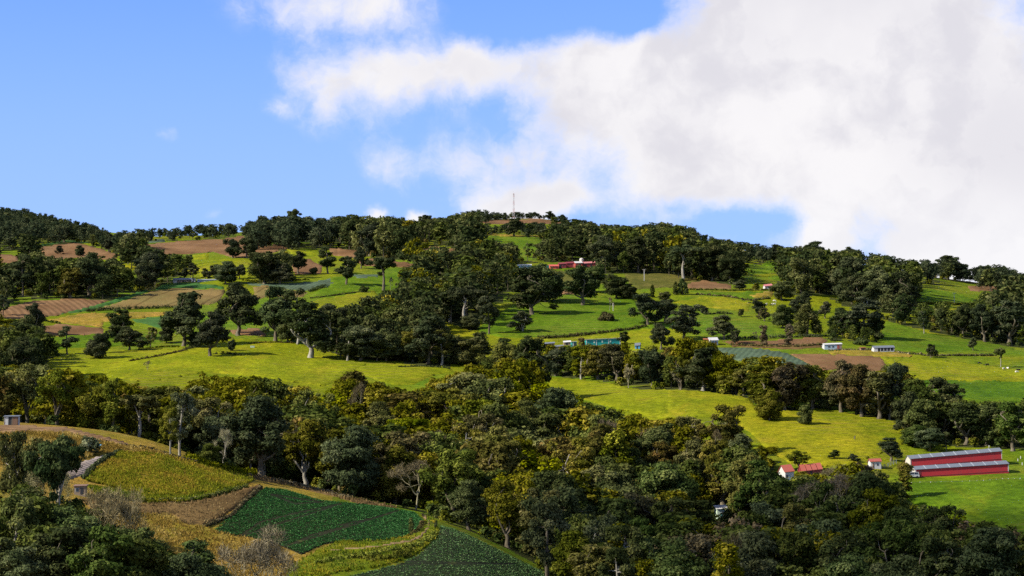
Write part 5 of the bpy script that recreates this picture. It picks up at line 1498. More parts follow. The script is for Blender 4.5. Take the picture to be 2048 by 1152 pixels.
def building(name, label, pl, pr, ang, depth, wall, rise, cols, roof='gable', panels=1, front=(), cat='building', group=None, eave=0.3, seam=None, found=2.5):
    """cols: front wall, side wall, roof. front: list of (kind, a0, a1, c0, c1, material) in shares of length and wall height"""
    f = Frame(pl, pr, ang)
    e = link(name, None); e.location = f.o
    tag(e, label, cat, group)
    Ln, D, Hh, th = f.len, depth, wall, 0.18
    part('wall', f.box(0, Ln, 0, th, -found * 0.3, Hh), cols[0], e)
    if roof == 'gable':
        for a0, a1 in ((0, th), (Ln - th, Ln)):
            v = [(a0, th, -found * 0.3), (a1, th, -found * 0.3), (a1, D - th, -found * 0.3), (a0, D - th, -found * 0.3), (a0, th, Hh), (a1, th, Hh), (a1, D - th, Hh), (a0, D - th, Hh), (a0, D / 2, Hh + rise * 0.94), (a1, D / 2, Hh + rise * 0.94)]
            link('gable_wall', mesh_np('gable_wall', f.hexa(v), [BOXF[[0, 2, 4]], BOXF[[3, 5]], np.array([(4, 5, 9, 8), (6, 7, 8, 9)]), np.array([(4, 8, 7), (5, 6, 9)])], MB[cols[1]]), e)
        part('wall', f.box(0, Ln, D - th, D, -found * 0.3, Hh), cols[0], e)
        slopes = [((-eave, Hh - 0.12), (D / 2 + 0.02, Hh + rise)), ((D + eave, Hh - 0.12), (D / 2 - 0.02, Hh + rise))]
    else:
        part('wall', f.hexa([(0,th,-found*0.3),(th,th,-found*0.3),(th,D,-found*0.3),(0,D,-found*0.3),(0,th,Hh),(th,th,Hh),(th,D,Hh+rise),(0,D,Hh+rise)]), cols[1], e)
        part('wall', f.hexa([(Ln-th,th,-found*0.3),(Ln,th,-found*0.3),(Ln,D,-found*0.3),(Ln-th,D,-found*0.3),(Ln-th,th,Hh),(Ln,th,Hh),(Ln,D,Hh+rise),(Ln-th,D,Hh+rise)]), cols[1], e)
        part('wall', f.box(th, Ln - th, D - th, D, -found * 0.3, Hh + rise), cols[0], e)
        slopes = [((-eave, Hh + 0.05), (D + eave, Hh + rise + 0.12))]
    for (b0, c0), (b1, c1) in slopes:
        for k in range(panels):
            a0 = -eave + (Ln + 2 * eave) * k / panels; a1 = -eave + (Ln + 2 * eave) * (k + 1) / panels
            g = 0.10 if panels > 1 else 0
            part('roof_panel' if panels > 1 else 'roof', f.hexa([(a0+g,b0,c0),(a1-g,b0,c0),(a1-g,b1,c1),(a0+g,b1,c1),(a0+g,b0,c0+0.12),(a1-g,b0,c0+0.12),(a1-g,b1,c1+0.12),(a0+g,b1,c1+0.12)]), cols[2], e)
            if seam and k:
                part('roof_strip', f.hexa([(a0-0.16,b0-0.03,c0+0.02),(a0+0.16,b0-0.03,c0+0.02),(a0+0.16,b1,c1+0.02),(a0-0.16,b1,c1+0.02),(a0-0.16,b0-0.03,c0+0.17),(a0+0.16,b0-0.03,c0+0.17),(a0+0.16,b1,c1+0.17),(a0-0.16,b1,c1+0.17)]), seam, e)
    for (kind, a0, a1, c0, c1, m) in front:
        w = part(kind, f.box(a0 * Ln, a1 * Ln, -0.07, -0.004, c0 * Hh, c1 * Hh), m, e)
        if kind == 'window':
            part('pane', f.box(a0 * Ln + 0.10, a1 * Ln - 0.10, -0.10, -0.074, c0 * Hh + 0.10, c1 * Hh - 0.10), 'glass', w)
    return e, f

def Q(zoom, x, y):
    z = {'barn': (1780, 850, 7.642), 'farm': (1000, 500, 9.309), 'teal': (1060, 650, 7.877), 'mid': (1380, 660, 4.655), 'low': (1420, 900, 5.389), 'top': (940, 380, 9.309), 'mound': (320, 540, 5.76), 'white': (1460, 540, 11.378), 'east': (1880, 580, 5.76), 'near': (0, 820, 6.4)}[zoom]
    return (z[0] + x / z[2], z[1] + y / z[2])

def buildings():
    B = building
    gb = 'red barns'
    e, f = B('barn', 'upper red barn, the one farther up the slope', Q('barn',312,640), Q('barn',1712,520), 4, 7.5, 2.75, 1.25, ('red','cream','zinc'), panels=8, seam='clear', group=gb, front=[('corner_trim',0.0,0.008,0,1,'white'),('corner_trim',0.994,1.0,0,1,'white'),('base_strip',0.01,0.99,0,0.07,'maroon')], cat='barn')
    e, f = B('barn', 'lower red barn, nearer one with the white van at its left end', Q('barn',385,797), Q('barn',1815,708), 4, 7.5, 2.55, 1.2, ('red','cream','zinc'), panels=8, seam='clear', group=gb, front=[('corner_trim',0.0,0.012,0,1,'white'),('corner_trim',0.992,1.0,0,1,'white'),('door',0.02,0.06,0,0.8,'maroon'),('base_strip',0.07,0.99,0,0.07,'maroon')], cat='barn')
    e, f = B('shed', 'long teal shed with white posts above the terrace oaks', Q('teal',885,328), Q('teal',1425,303), 5, 7.0, 3.1, 0.5, ('teal','teal','white'), 'lean', eave=0.5, cat='shed',
      front=[('post',0.0,0.02,0,1,'white'),('post',0.29,0.31,0,1,'white'),('post',0.645,0.665,0,1,'white'),('post',0.978,1.0,0,1,'white'),('emblem',0.215,0.255,0.38,0.72,'palegreen'),('emblem',0.45,0.49,0.42,0.76,'palegreen'),('emblem',0.69,0.725,0.42,0.76,'palegreen'),('fascia',0.0,1.0,0.93,1.03,'white')])
    B('shed', 'small open teal shed beyond the left end of the long one', Q('teal',655,350), Q('teal',735,345), 5, 4.0, 2.6, 0.4, ('teal','green','white'), 'lean', cat='shed', front=[('brace',0.25,0.4,0.1,0.9,'white'),('door',0.5,0.9,0,0.8,'dark')])
    gr = 'grey roofed outbuildings left of the teal shed'
    B('outbuilding', 'low outbuilding with pale roof, leftmost by the terrace', Q('teal',240,345), Q('teal',385,335), 3, 5.0, 1.6, 0.8, ('brown','brown','zinc'), group=gr, front=[('door',0.4,0.6,0,0.9,'dark')])
    B('outbuilding', 'low outbuilding with whitish roof just left of the small teal shed', Q('teal',535,320), Q('teal',640,312), 3, 4.5, 1.5, 0.9, ('wood','wood','white'), group=gr, front=[('door',0.3,0.55,0,0.9,'dark')])
    B('outbuilding', 'half hidden outbuilding below the pale roofed pair', Q('teal',330,385), Q('teal',520,370), 3, 4.0, 1.2, 0.8, ('wood','brown','zinc'), group=gr)
    B('outbuilding', 'low whitish roof peeping from the trees right of the teal shed', Q('teal',1610,462), Q('teal',1845,450), 2, 4.0, 1.0, 0.7, ('paleblue','white','zinc'), group=gr)
    B('outbuilding', 'dark blue gabled outbuilding right of the teal shed', Q('teal',1655,395), Q('teal',1730,390), -8, 4.0, 2.2, 1.4, ('blue','blue','zinc'), group=gr, front=[('door',0.3,0.6,0,0.8,'dark')])
    gf = 'farm buildings below the summit'
    B('house', 'small blue house with white roof high on the slope', Q('farm',335,362), Q('farm',585,355), 3, 6.0, 2.7, 0.9, ('blue','blue','white'), cat='house', group=gf, front=[('porch_arch',0.46,0.70,0.0,0.72,'white'),('door',0.53,0.63,0.0,0.5,'blue'),('window',0.14,0.26,0.35,0.7,'white'),('window',0.8,0.92,0.35,0.7,'white')])
    B('house', 'teal green house partly behind the massive oak', Q('farm',730,375), Q('farm',915,372), 3, 6.0, 3.0, 0.6, ('green','green','white'), 'lean', cat='house', group=gf, front=[('window',0.6,0.75,0.35,0.75,'white')])
    B('farm_shed', 'coral red shed with sloping roof at the left of the red farm', Q('farm',935,352), Q('farm',1092,352), 6, 7.0, 1.7, 2.0, ('coral','coral','coral'), 'lean', cat='shed', group=gf, front=[('door',0.72,0.9,0,0.9,'maroon')])
    B('farm_shed', 'maroon shed between two coral ones of the red farm', Q('farm',1095,335), Q('farm',1235,325), 4, 6.0, 2.6, 1.3, ('maroon','coral','maroon'), cat='shed', group=gf, front=[('door',0.1,0.3,0,0.8,'dark'),('window',0.5,0.65,0.4,0.8,'coral')])
    B('farm_shed', 'low maroon shed under the white roof of the red farm', Q('farm',1235,325), Q('farm',1400,318), 4, 6.0, 2.8, 1.3, ('maroon','maroon','maroon'), cat='shed', group=gf, front=[('door',0.75,0.95,0,0.9,'pink')])
    B('farm_shed', 'coral walled shed with a white roof, brightest of the red farm', Q('farm',1400,335), Q('farm',1532,332), 6, 9.0, 3.4, 1.6, ('coral','coral','white'), cat='shed', group=gf, front=[('gate',0.1,0.45,0,0.7,'maroon'),('window',0.6,0.8,0.45,0.8,'maroon')])
    B('farm_shed', 'long maroon shed with pinkish roof at the right of the farm', Q('farm',1535,330), Q('farm',1780,318), 4, 8.0, 2.9, 1.5, ('maroon','maroon','pink'), cat='shed', group=gf, front=[('door',0.2,0.32,0,0.8,'dark'),('door',0.6,0.72,0,0.8,'dark')])
    B('house', 'white farmhouse with pink roof above the grazing herd', Q('white',795,438), Q('white',962,420), 8, 5.0, 1.9, 1.3, ('white','white','pink'), cat='house', front=[('window',0.45,0.64,0.25,0.75,'dark'),('door',0.12,0.22,0,0.8,'brown')])
    B('house', 'tiny house with orange gable and white roof by the oaks', Q('mid',185,142), Q('mid',262,140), 10, 5.0, 2.5, 1.6, ('paleblue','white','white'), cat='house', front=[('window',0.25,0.5,0.4,0.8,'white'),('door',0.6,0.85,0,0.75,'brown')])
    B('lean_to', 'orange roofed lean-to against the tiny house', Q('mid',145,138), Q('mid',184,140), 10, 4.0, 2.6, 0.9, ('orange','orange','orange'), 'lean', cat='lean-to', front=[('door',0.3,0.7,0,0.7,'brown')])
    gw = 'wooden houses beside the brown field'
    B('house', 'pale blue wooden house with rusty outbuilding, left of two', Q('mid',1252,182), Q('mid',1415,176), 4, 6.0, 2.5, 0.8, ('paleblue','white','white'), cat='house', group=gw, front=[('window',0.2,0.32,0.35,0.75,'white'),('window',0.42,0.54,0.35,0.75,'white'),('rusty_door',0.72,0.86,0,0.85,'rustroof'),('wall_panel',0.88,0.99,0.0,0.95,'wood')])
    B('house', 'long low house with grey roof and dark openings, right of two', Q('mid',1715,208), Q('mid',1905,203), 3, 7.0, 2.2, 1.3, ('dark','white','zinc'), cat='house', group=gw, front=[('wall_panel',0.0,0.18,0,0.95,'white'),('post',0.3,0.325,0,1,'white'),('post',0.46,0.485,0,1,'white'),('post',0.62,0.645,0,1,'white'),('post',0.78,0.805,0,1,'white'),('wall_panel',0.3,0.97,0,0.22,'paleblue'),('post',0.96,0.985,0,1,'white')])  # solid dark front wall paints the shade inside the openings
    B('hut', 'little brown hut between the two wooden houses', Q('mid',1590,196), Q('mid',1635,194), 3, 3.0, 1.5, 0.4, ('brown','wood','rustroof'), 'lean', cat='hut', front=[('door',0.3,0.6,0,0.8,'dark')])
    B('shed', 'white gabled shed with long grey roof on top of the tan mound', Q('mound',152,152), Q('mound',360,148), 4, 5.0, 2.0, 1.4, ('wood','white','zinc'), cat='shed', front=[('wall_panel',0.0,0.2,0,1,'white'),('door',0.5,0.6,0,0.8,'dark')])
    B('hut', 'small white hut at the right end of the mound shed', Q('mound',362,140), Q('mound',408,138), 4, 4.0, 2.2, 0.5, ('white','white','zinc'), 'lean', cat='hut', front=[('door',0.3,0.6,0,0.8,'dark')])
    B('greenhouse', 'low pale frame greenhouse right of the mound shed', Q('mound',430,142), Q('mound',690,138), 2, 4.0, 1.5, 0.6, ('paleblue','paleblue','clear'), cat='greenhouse', front=[('post',k / 8, k / 8 + 0.02, 0, 1, 'white') for k in range(8)])
    B('house', 'white gabled house with red roof behind the dark wood', Q('low',812,335), Q('low',905,325), 14, 7.0, 3.0, 2.4, ('white','white','rustroof'), cat='house', front=[('door',0.4,0.62,0,0.7,'paleblue'),('window',0.1,0.3,0.35,0.7,'dark')])
    B('farm_shed', 'long red roof showing above the dark wood', Q('low',995,285), Q('low',1210,262), 6, 7.0, 1.8, 2.2, ('maroon','maroon','rustroof'), cat='shed', panels=4, front=[('door',0.4,0.5,0,0.8,'dark')])
    B('hut', 'small white hut with red roof left of the barns', Q('low',1732,202), Q('low',1845,198), 4, 4.0, 2.4, 1.0, ('white','white','rustroof'), cat='hut', front=[('window',0.6,0.75,0.4,0.75,'dark'),('door',0.2,0.32,0,0.8,'brown')])
    B('hut', 'pale green hut with white roof deep in the lower wood', Q('low',78,748), Q('low',218,742), 6, 5.0, 3.2, 1.3, ('palegreen','palegreen','white'), 'lean', cat='hut', front=[('post',0.3,0.34,0,0.6,'teal'),('post',0.55,0.59,0,0.6,'teal'),('wall_panel',0.62,0.95,0,0.45,'green'),('window',0.35,0.5,0.5,0.8,'white')])
    B('hut', 'open fronted tin hut on the crest at the left edge', Q('near',52,192), Q('near',230,190), 4, 4.0, 2.4, 0.5, ('dark','white','zinc'), 'lean', cat='hut', front=[('wall_panel',0.0,0.30,0,1,'white'),('post',0.02,0.08,0,1,'rustroof'),('wall_panel',0.62,0.97,0,1,'brown'),('post',0.55,0.6,0,1,'wood')])  # the open front is a wall coloured as dark as its shaded inside
    B('hut', 'little hut, shade painted into its walls, behind the trunk of the near umbrella tree', P('D',425,682), P('D',492,680), 3, 4.0, 2.0, 0.5, ('wood','brown','brown'), 'lean', cat='hut', front=[('window',0.15,0.4,0.35,0.8,'paleblue'),('door',0.55,0.8,0,0.8,'dark')])  # pale walls coloured brown to carry the shade they stand in
buildings()

def bars(lst, sides=6):
    T = Tubes()
    for a, b, r in lst: T.add(np.array([a, (np.array(a) + np.array(b)) / 2, b], float), [r, r, r], sides)
    return T.get()

def structures():
    # lattice tower on the summit, painted in red and white bands
    b = gpt(1027.5, 441); m = mpp(b)
    H = (pix(*b)[1] - 386.5) * m
    e = link('radio_tower', None); e.location = b
    tag(e, 'slender red and white lattice tower on the summit', 'tower')
    n = 7
    for k in range(n):
        z0, z1 = H * k / n - (3 if k == 0 else 0), H * (k + 1) / n
        w0, w1 = 1.7 * (1 - 0.6 * k / n), 1.7 * (1 - 0.6 * (k + 1) / n)
        c0 = [(sx * w0 / 2, sy * w0 / 2, z0) for sx, sy in ((-1,-1),(1,-1),(1,1),(-1,1))]
        c1 = [(sx * w1 / 2, sy * w1 / 2, z1) for sx, sy in ((-1,-1),(1,-1),(1,1),(-1,1))]
        L = []
        for i in range(4):
            j = (i + 1) % 4
            L += [(c0[i], c1[i], 0.085), (c0[i], c1[j], 0.05), (c0[j], c1[i], 0.05), (c1[i], c1[j], 0.05)]
        v, f = bars(L, 4)
        link('lattice_section', mesh_np('lattice_section', v, f, MB['pink' if k % 2 == 0 else 'white']), e)
    v, f = bars([((0, 0, H), (0, 0, H + 2.2), 0.07), ((-0.5, -0.4, H - 2), (-0.5, -0.4, H), 0.18), ((0.5, -0.4, H - 2.4), (0.5, -0.4, H - 0.6), 0.18)], 6)
    link('antenna', mesh_np('antenna', v, f, MB['white']), e)
    # dome topped silo at the farm
    b = gpt(*Q('farm', 1520, 305)); r = 42 / 9.309 * mpp(b)
    T = Tubes()
    th = np.linspace(0, math.pi / 2, 7)
    pts = [(0, 0, -1), (0, 0, 4.6)] + [(0, 0, 4.6 + r * 0.8 * math.sin(t)) for t in th[1:]]
    T.add(pts, [r, r] + [max(0.02, r * math.cos(t)) for t in th[1:]], 16)
    v, f = T.get()
    e = link('silo', None); e.location = b
    link('tank', mesh_np('tank', v, f, MB['cream'], smooth=True), e)
    v, f = bars([((r + 0.1, -0.3, 0), (r + 0.1, -0.3, 5.2), 0.06), ((r + 0.1, 0.3, 0), (r + 0.1, 0.3, 5.2), 0.06)] + [((r + 0.1, -0.3, z), (r + 0.1, 0.3, z), 0.04) for z in np.arange(0.4, 5, 0.4)], 4)
    link('ladder', mesh_np('ladder', v, f, MB['zinc']), e)
    tag(e, 'pale domed silo rising over the red farm roofs', 'silo')
    # blue water tank on its stand
    b = gpt(1926.5, 876); m = mpp(b)
    e = link('water_tank', None); e.location = b
    r = 5.0 * m
    T = Tubes(); z0 = 5 * m
    T.add([(0,0,z0),(0,0,z0+0.05),(0,0,z0+9*m),(0,0,z0+10*m),(0,0,z0+11*m),(0,0,z0+11.4*m)], [r*0.9, r, r*0.97, r*0.8, r*0.35, 0.05], 18)
    v, f = T.get(); link('tank', mesh_np('tank', v, f, MB['tank'], smooth=True), e)
    T = Tubes(); T.add([(0,0,z0+11.2*m),(0,0,z0+12.2*m)], [r*0.3, r*0.3], 12); v, f = T.get(); link('lid', mesh_np('lid', v, f, MB['tank'], smooth=True), e)
    for sx, sy in ((-1,-1),(1,-1),(1,1),(-1,1)):
        v, f = bars([((sx*r*0.7, sy*r*0.7, -1), (sx*r*0.7, sy*r*0.7, z0), 0.09)]); link('leg', mesh_np('leg', v, f, MB['wood']), e)
    tag(e, 'bright blue water tank on legs under the dark trees', 'water tank')
    # poles
    def pole(u, vt, vb, label, mat='white', arm=True):
        b = gpt(u, vb); h = (vb - vt) * mpp(b)
        e = link('utility_pole', None); e.location = b
        v, f = bars([((0,0,-0.6),(0,0,h),0.17)], 8); link('post', mesh_np('post', v, f, MB[mat]), e)
        if arm:
            v, f = bars([((-1.1,0,h-0.5),(1.1,0,h-0.5),0.07)], 4); link('crossarm', mesh_np('crossarm', v, f, MB['wood']), e)
            v, f = bars([((x,0,h-0.45),(x,0,h-0.1),0.06) for x in (-1,0.0,1)], 5); link('insulator', mesh_np('insulator', v, f, MB['white']), e)
        tag(e, label, 'utility pole', 'utility poles on the slope')
    pole(1908.6, 585, 608, 'white pole standing in the emerald field')
    pole(1288.5, 538, 563, 'white pole at the olive field above the central meadow')
    pole(*P('C',383,368), P('C',383,402)[1], 'white pole at the green upper field on the right')
    pole(*P('A',1098,470), P('A',1098,512)[1], 'grey pole behind the pale shed on the mound', 'wood')
    pole(*P('B',1573,650), P('B',1573,702)[1], 'thin pale pole beside the bare tree on the central meadow', 'cream', False)
    # fence below the barns
    fx = [(330,905),(460,895),(622,893),(783,890),(945,886),(1105,883),(1218,879),(1330,876),(1430,870),(1530,864),(1625,854),(1720,842),(1810,842),(1900,845),(1990,836)]
    top = []
    pr = None
    e = link('fence', None)
    e.location = gpt(*Q('barn', *fx[0]))
    for k, (x, y) in enumerate(fx):
        b = gpt(*Q('barn', x, y)) - e.location
        v, f = bars([((0,0,-0.4),(0,0,0.62),0.10)], 6)
        o = link('post', mesh_np('post', v, f, MB['white']), e); o.location = b
        if pr is not None:
            for z in (0.28, 0.52):
                v, f = bars([(pr + Vector((0,0,z)), b + Vector((0,0,z)), 0.018)], 4)
                link('wire', mesh_np('wire', v, f, MB['zinc']), e)
        pr = b
    tag(e, 'wire fence on short white posts below the lower barn', 'fence')
    # grey rail fence beside the white hut
    e = link('fence', None); e.location = gpt(*Q('low', 1850, 205)); pr = None
    for x, y in ((1850,205),(1885,196),(1920,186),(1950,172),(1980,158),(2010,146)):
        b = gpt(*Q('low', x, y)) - e.location
        v, f = bars([((0,0,-0.4),(0,0,1.5),0.10)], 6); o = link('post', mesh_np('post', v, f, MB['zinc']), e); o.location = b
        if pr is not None:
            for z in (0.5, 0.9, 1.3):
                v, f = bars([(pr + Vector((0,0,z)), b + Vector((0,0,z)), 0.06)], 4); link('rail', mesh_np('rail', v, f, MB['zinc']), e)
        pr = b
    tag(e, 'grey rail fence running up from the small white hut', 'fence')
    for (x, y), lab in (((1997,515),'white post right of the upper barn, nearest to it'), ((1956,552),'white post in the corner right of the lower barn'), ((2022,612),'white post at the right edge beside the lower barn'), ((1175,200),'short white post below the blue water tank'), ((1515,345),'short white post above the upper barn roof')):
        b = gpt(*Q('barn', x, y))
        v, f = bars([((0,0,-0.5),(0,0,0.85),0.14),((0,0,0.85),(0,0,0.95),0.05)], 6)
        o = link('marker_post', mesh_np('marker_post', v, f, MB['white'])); o.location = b
        tag(o, lab, 'post')
    # van at the barn end
    b = gpt(*Q('barn', 338, 808)); 
    e = link('parked_van', None); e.location = b; e.rotation_euler = (0, 0, R(8))
    def vb(name, x0, x1, y0, y1, z0, z1, m, par=e, top=1.0):
        v = np.array([(x0,y0,z0),(x1,y0,z0),(x1,y1,z0),(x0,y1,z0),(x0+(1-top)*0.9,y0+0.08,z1),(x1-(1-top)*0.2,y0+0.08,z1),(x1-(1-top)*0.2,y1-0.08,z1),(x0+(1-top)*0.9,y1-0.08,z1)])
        return part(name, v, m, par)
    body = vb('body', -2.3, 2.3, -0.9, 0.9, 0.35, 1.15, 'white')
    cab = vb('cab', -1.5, 2.2, -0.86, 0.86, 1.15, 1.95, 'white', e, 0.25)
    vb('window', -0.9, 0.4, -0.885, -0.80, 1.25, 1.75, 'glass', cab); vb('window', 0.6, 1.8, -0.885, -0.80, 1.25, 1.75, 'glass', cab)
    vb('windscreen', -1.42, -1.1, -0.7, 0.7, 1.2, 1.8, 'glass', cab)
    for x in (-1.5, 1.5):
        for y in (-0.88, 0.88):
            T = Tubes(); T.add([(x, y - 0.1, 0.34), (x, y - 0.09, 0.34), (x, y + 0.09, 0.34), (x, y + 0.1, 0.34)], [0.02, 0.34, 0.34, 0.02], 14); v, f = T.get()
            w = link('wheel', mesh_np('wheel', v, f, MB['black']), e)
    tag(e, 'white van parked at the left end of the lower barn', 'van')
    # barrel on the golden slope, stump on the yellow meadow, trough in the lime meadow
    b = gpt(*Q('near', 1292, 482)); T = Tubes(); T.add([(0,0,-0.1),(0,0,0.02),(0,0,0.3),(0,0,0.6),(0,0,0.9),(0,0,0.92)], [0.28,0.30,0.33,0.33,0.30,0.05], 14); v, f = T.get()
    tag(link('barrel', mesh_np('barrel', v, f, MB['blue'], smooth=True), None, b), 'small blue barrel right of the round grey bush', 'barrel')
    b = gpt(*P('F', 1040, 370)); T = Tubes(); T.add([(0,0,-0.3),(0,0,0.1),(0.05,0,0.7),(0.12,0,1.3),(0.3,0.05,1.7)], [0.42,0.32,0.24,0.2,0.05], 8)
    T.add([(0.05,0,0.8),(-0.25,0,1.2),(-0.3,0,1.4)], [0.12,0.09,0.03], 6); v, f = T.get()
    tag(link('tree_stump', mesh_np('tree_stump', v, f, BARK['brown'], smooth=True), None, b), 'dark broken stump alone on the yellow meadow', 'stump')
    b = gpt(*Q('mound', 1065, 905)); e = link('water_trough', None); e.location = b
    v = np.array([(-0.9,-0.5,-0.2),(0.9,-0.5,-0.2),(0.9,0.5,-0.2),(-0.9,0.5,-0.2),(-1.0,-0.6,1.2),(1.0,-0.6,1.2),(1.0,0.6,1.2),(-1.0,0.6,1.2)])
    part('basin', v, 'palegreen', e)
    v = np.array([(-1.05,-0.65,1.2),(1.05,-0.65,1.2),(1.05,0.65,1.2),(-1.05,0.65,1.2),(-1.05,-0.65,1.34),(1.05,-0.65,1.34),(1.05,0.65,1.34),(-1.05,0.65,1.34)])
    part('rim', v, 'cream', e)
    tag(e, 'pale green water trough on the lime meadow', 'trough')
structures()

# ------------------------------------------------------------------ cattle
def cow_mesh(name, mat, graze):
    """one continuous body grown over a skeleton"""
    J = [(-0.75,0,1.05,0.30,0.34),(-0.25,0,1.02,0.36,0.42),(0.30,0,1.05,0.34,0.40),(0.75,0,1.12,0.28,0.34)]
    neck = [(1.05,0,1.25 if not graze else 0.95,0.20,0.22),(1.30,0,1.42 if not graze else 0.50,0.15,0.17),(1.62,0,1.30 if not graze else 0.14,0.10,0.11)]
    vs = [j[:3] for j in J] + [n[:3] for n in neck]; rad = [j[3:] for j in J] + [n[3:] for n in neck]
    ed = [(i, i + 1) for i in range(6)]
    def chain(root, pts):
        prev = root
        for p, r in pts:
            vs.append(p); rad.append((r, r)); ed.append((prev, len(vs) - 1)); prev = len(vs) - 1
    for s in (-1, 1):
        chain(0, [((-0.80,0.22*s,0.78),0.17),((-0.72,0.22*s,0.58),0.10),((-0.88,0.22*s,0.38),0.07),((-0.86,0.22*s,0.04),0.06)])
        chain(3, [((0.70,0.20*s,0.72),0.14),((0.70,0.20*s,0.42),0.08),((0.72,0.20*s,0.04),0.06)])
        chain(5, [((vs[5][0]-0.02,0.26*s,vs[5][2]+0.05),0.05)])
    chain(0, [((-1.08,0,1.20),0.05),((-1.14,0,0.75),0.03),((-1.14,0,0.50),0.05)])
    me = bpy.data.meshes.new(name); me.from_pydata(vs, ed, [])
    o = bpy.data.objects.new(name, me); COL.objects.link(o)
    sk = o.modifiers.new('skin', 'SKIN'); ss = o.modifiers.new('sub', 'SUBSURF'); ss.levels = 1; ss.render_levels = 1
    for i, r in enumerate(rad): me.skin_vertices[0].data[i].radius = r
    me.skin_vertices[0].data[1].use_root = True
    dg = bpy.context.evaluated_depsgraph_get(); dg.update()
    out = bpy.data.meshes.new_from_object(o.evaluated_get(dg))
    bpy.data.objects.remove(o); out.name = name
    out.materials.clear(); out.materials.append(mat)
    return out
def cattle():
    m, t, b = material('black and white cow hide')
    co = t.new('ShaderNodeTexCoord').outputs['Object']
    t.l.new(t.mix(t.smooth(t.noise(co, 1.3, 2, 0.4), 0.60, 0.64), (0.018, 0.016, 0.015), (0.6, 0.57, 0.5)), b.inputs['Base Color'])
    m2, t, b = material('cream cow hide')
    co = t.new('ShaderNodeTexCoord').outputs['Object']
    t.l.new(t.mix(t.smooth(t.noise(co, 1.3, 2, 0.4), 0.55, 0.7), (0.72, 0.66, 0.54), (0.45, 0.36, 0.26)), b.inputs['Base Color'])
    ms = {('b', 0): cow_mesh('cow_body', m, False), ('b', 1): cow_mesh('cow_body', m, True), ('w', 0): cow_mesh('cow_body', m2, False), ('w', 1): cow_mesh('cow_body', m2, True)}
    L = [('white',300,712,'b',1,20,'black cow at the left end of the upper herd'), ('white',450,768,'b',1,170,'second black cow of the upper herd, near the two trunked oak'), ('white',832,800,'w',0,60,'white cow just right of the two trunked oak'), ('white',940,826,'b',1,10,'black cow grazing below the white ones'),
         ('white',962,800,'w',0,80,'white cow seen end on in the middle of the herd'), ('white',1012,800,'w',0,30,'white cow at the right of the herd'), ('white',1012,726,'w',1,0,'white cow standing above the rest of the herd'),
         ('east',455,858,'b',1,10,'black cow on the lower right pasture, left of two'), ('east',546,876,'b',1,190,'smaller black cow on the lower right pasture, right of two'), ('east',735,922,'w',1,40,'white cow at the foot of the leaning thin tree'), ('east',782,918,'w',0,100,'white cow right of the leaning thin tree'), ('east',885,960,'w',1,20,'white cow nearest the right edge'), ('east',905,938,'b',0,160,'black and white cow behind the one at the right edge')]
    for z, x, y, c, gz, a, lab in L:
        b = gpt(*Q(z, x, y))
        o = link('cow', ms[(c, gz)], None, b); o.rotation_euler = (0, 0, R(a)); o.scale = (0.85,) * 3
        tag(o, lab, 'cow', 'grazing cows')
cattle()

# ------------------------------------------------------------------ hedges and banks of scrub
def hedge(crop, pts, h, w, tint, label, name='hedge', dens=1.0):
    rng = np.random.RandomState(len(label) * 7 + int(pts[0][0]))
    px = [P(crop, x, y) for x, y in pts]
    path = np.array(densify(px + px[:1], 3.0))
    n = 0
    # only the open polyline: stop at the last given point
    ends = np.hypot(*(path - np.array(px[-1])).T); path = path[:int(np.argmin(ends)) + 1]
    g = ground(path[:, 0], path[:, 1])
    seg = np.linalg.norm(np.diff(g, axis=0), axis=1)
    seg = np.where(seg > 40, 0, seg)
    cum = np.concatenate([[0], np.cumsum(seg)])
    L = cum[-1]
    Q_, T_ = [], []
    for s in np.arange(0, L, 1.1 / dens):
        c = np.array([np.interp(s, cum, g[:, i]) for i in range(3)])
        c[:2] += rng.normal(0, w * 0.3, 2); hh = h * rng.uniform(0.5, 1.15)
        q, t = leaves(c + (0, 0, hh * 0.4), max(0.5, hh * 0.62), int(46 * dens), 0.5, rng, 0.95)
        Q_.append(q); T_.append(t)
    q = np.concatenate(Q_); o0 = g[0]
    me = mesh_np(name, q.reshape(-1, 3) - o0, np.arange(len(q) * 4).reshape(-1, 4), LEAF[tint], np.repeat(np.concatenate(T_), 4))
    o = link(name, me, None, Vector(o0))
    tag(o, label, 'hedge', 'hedges between the fields')
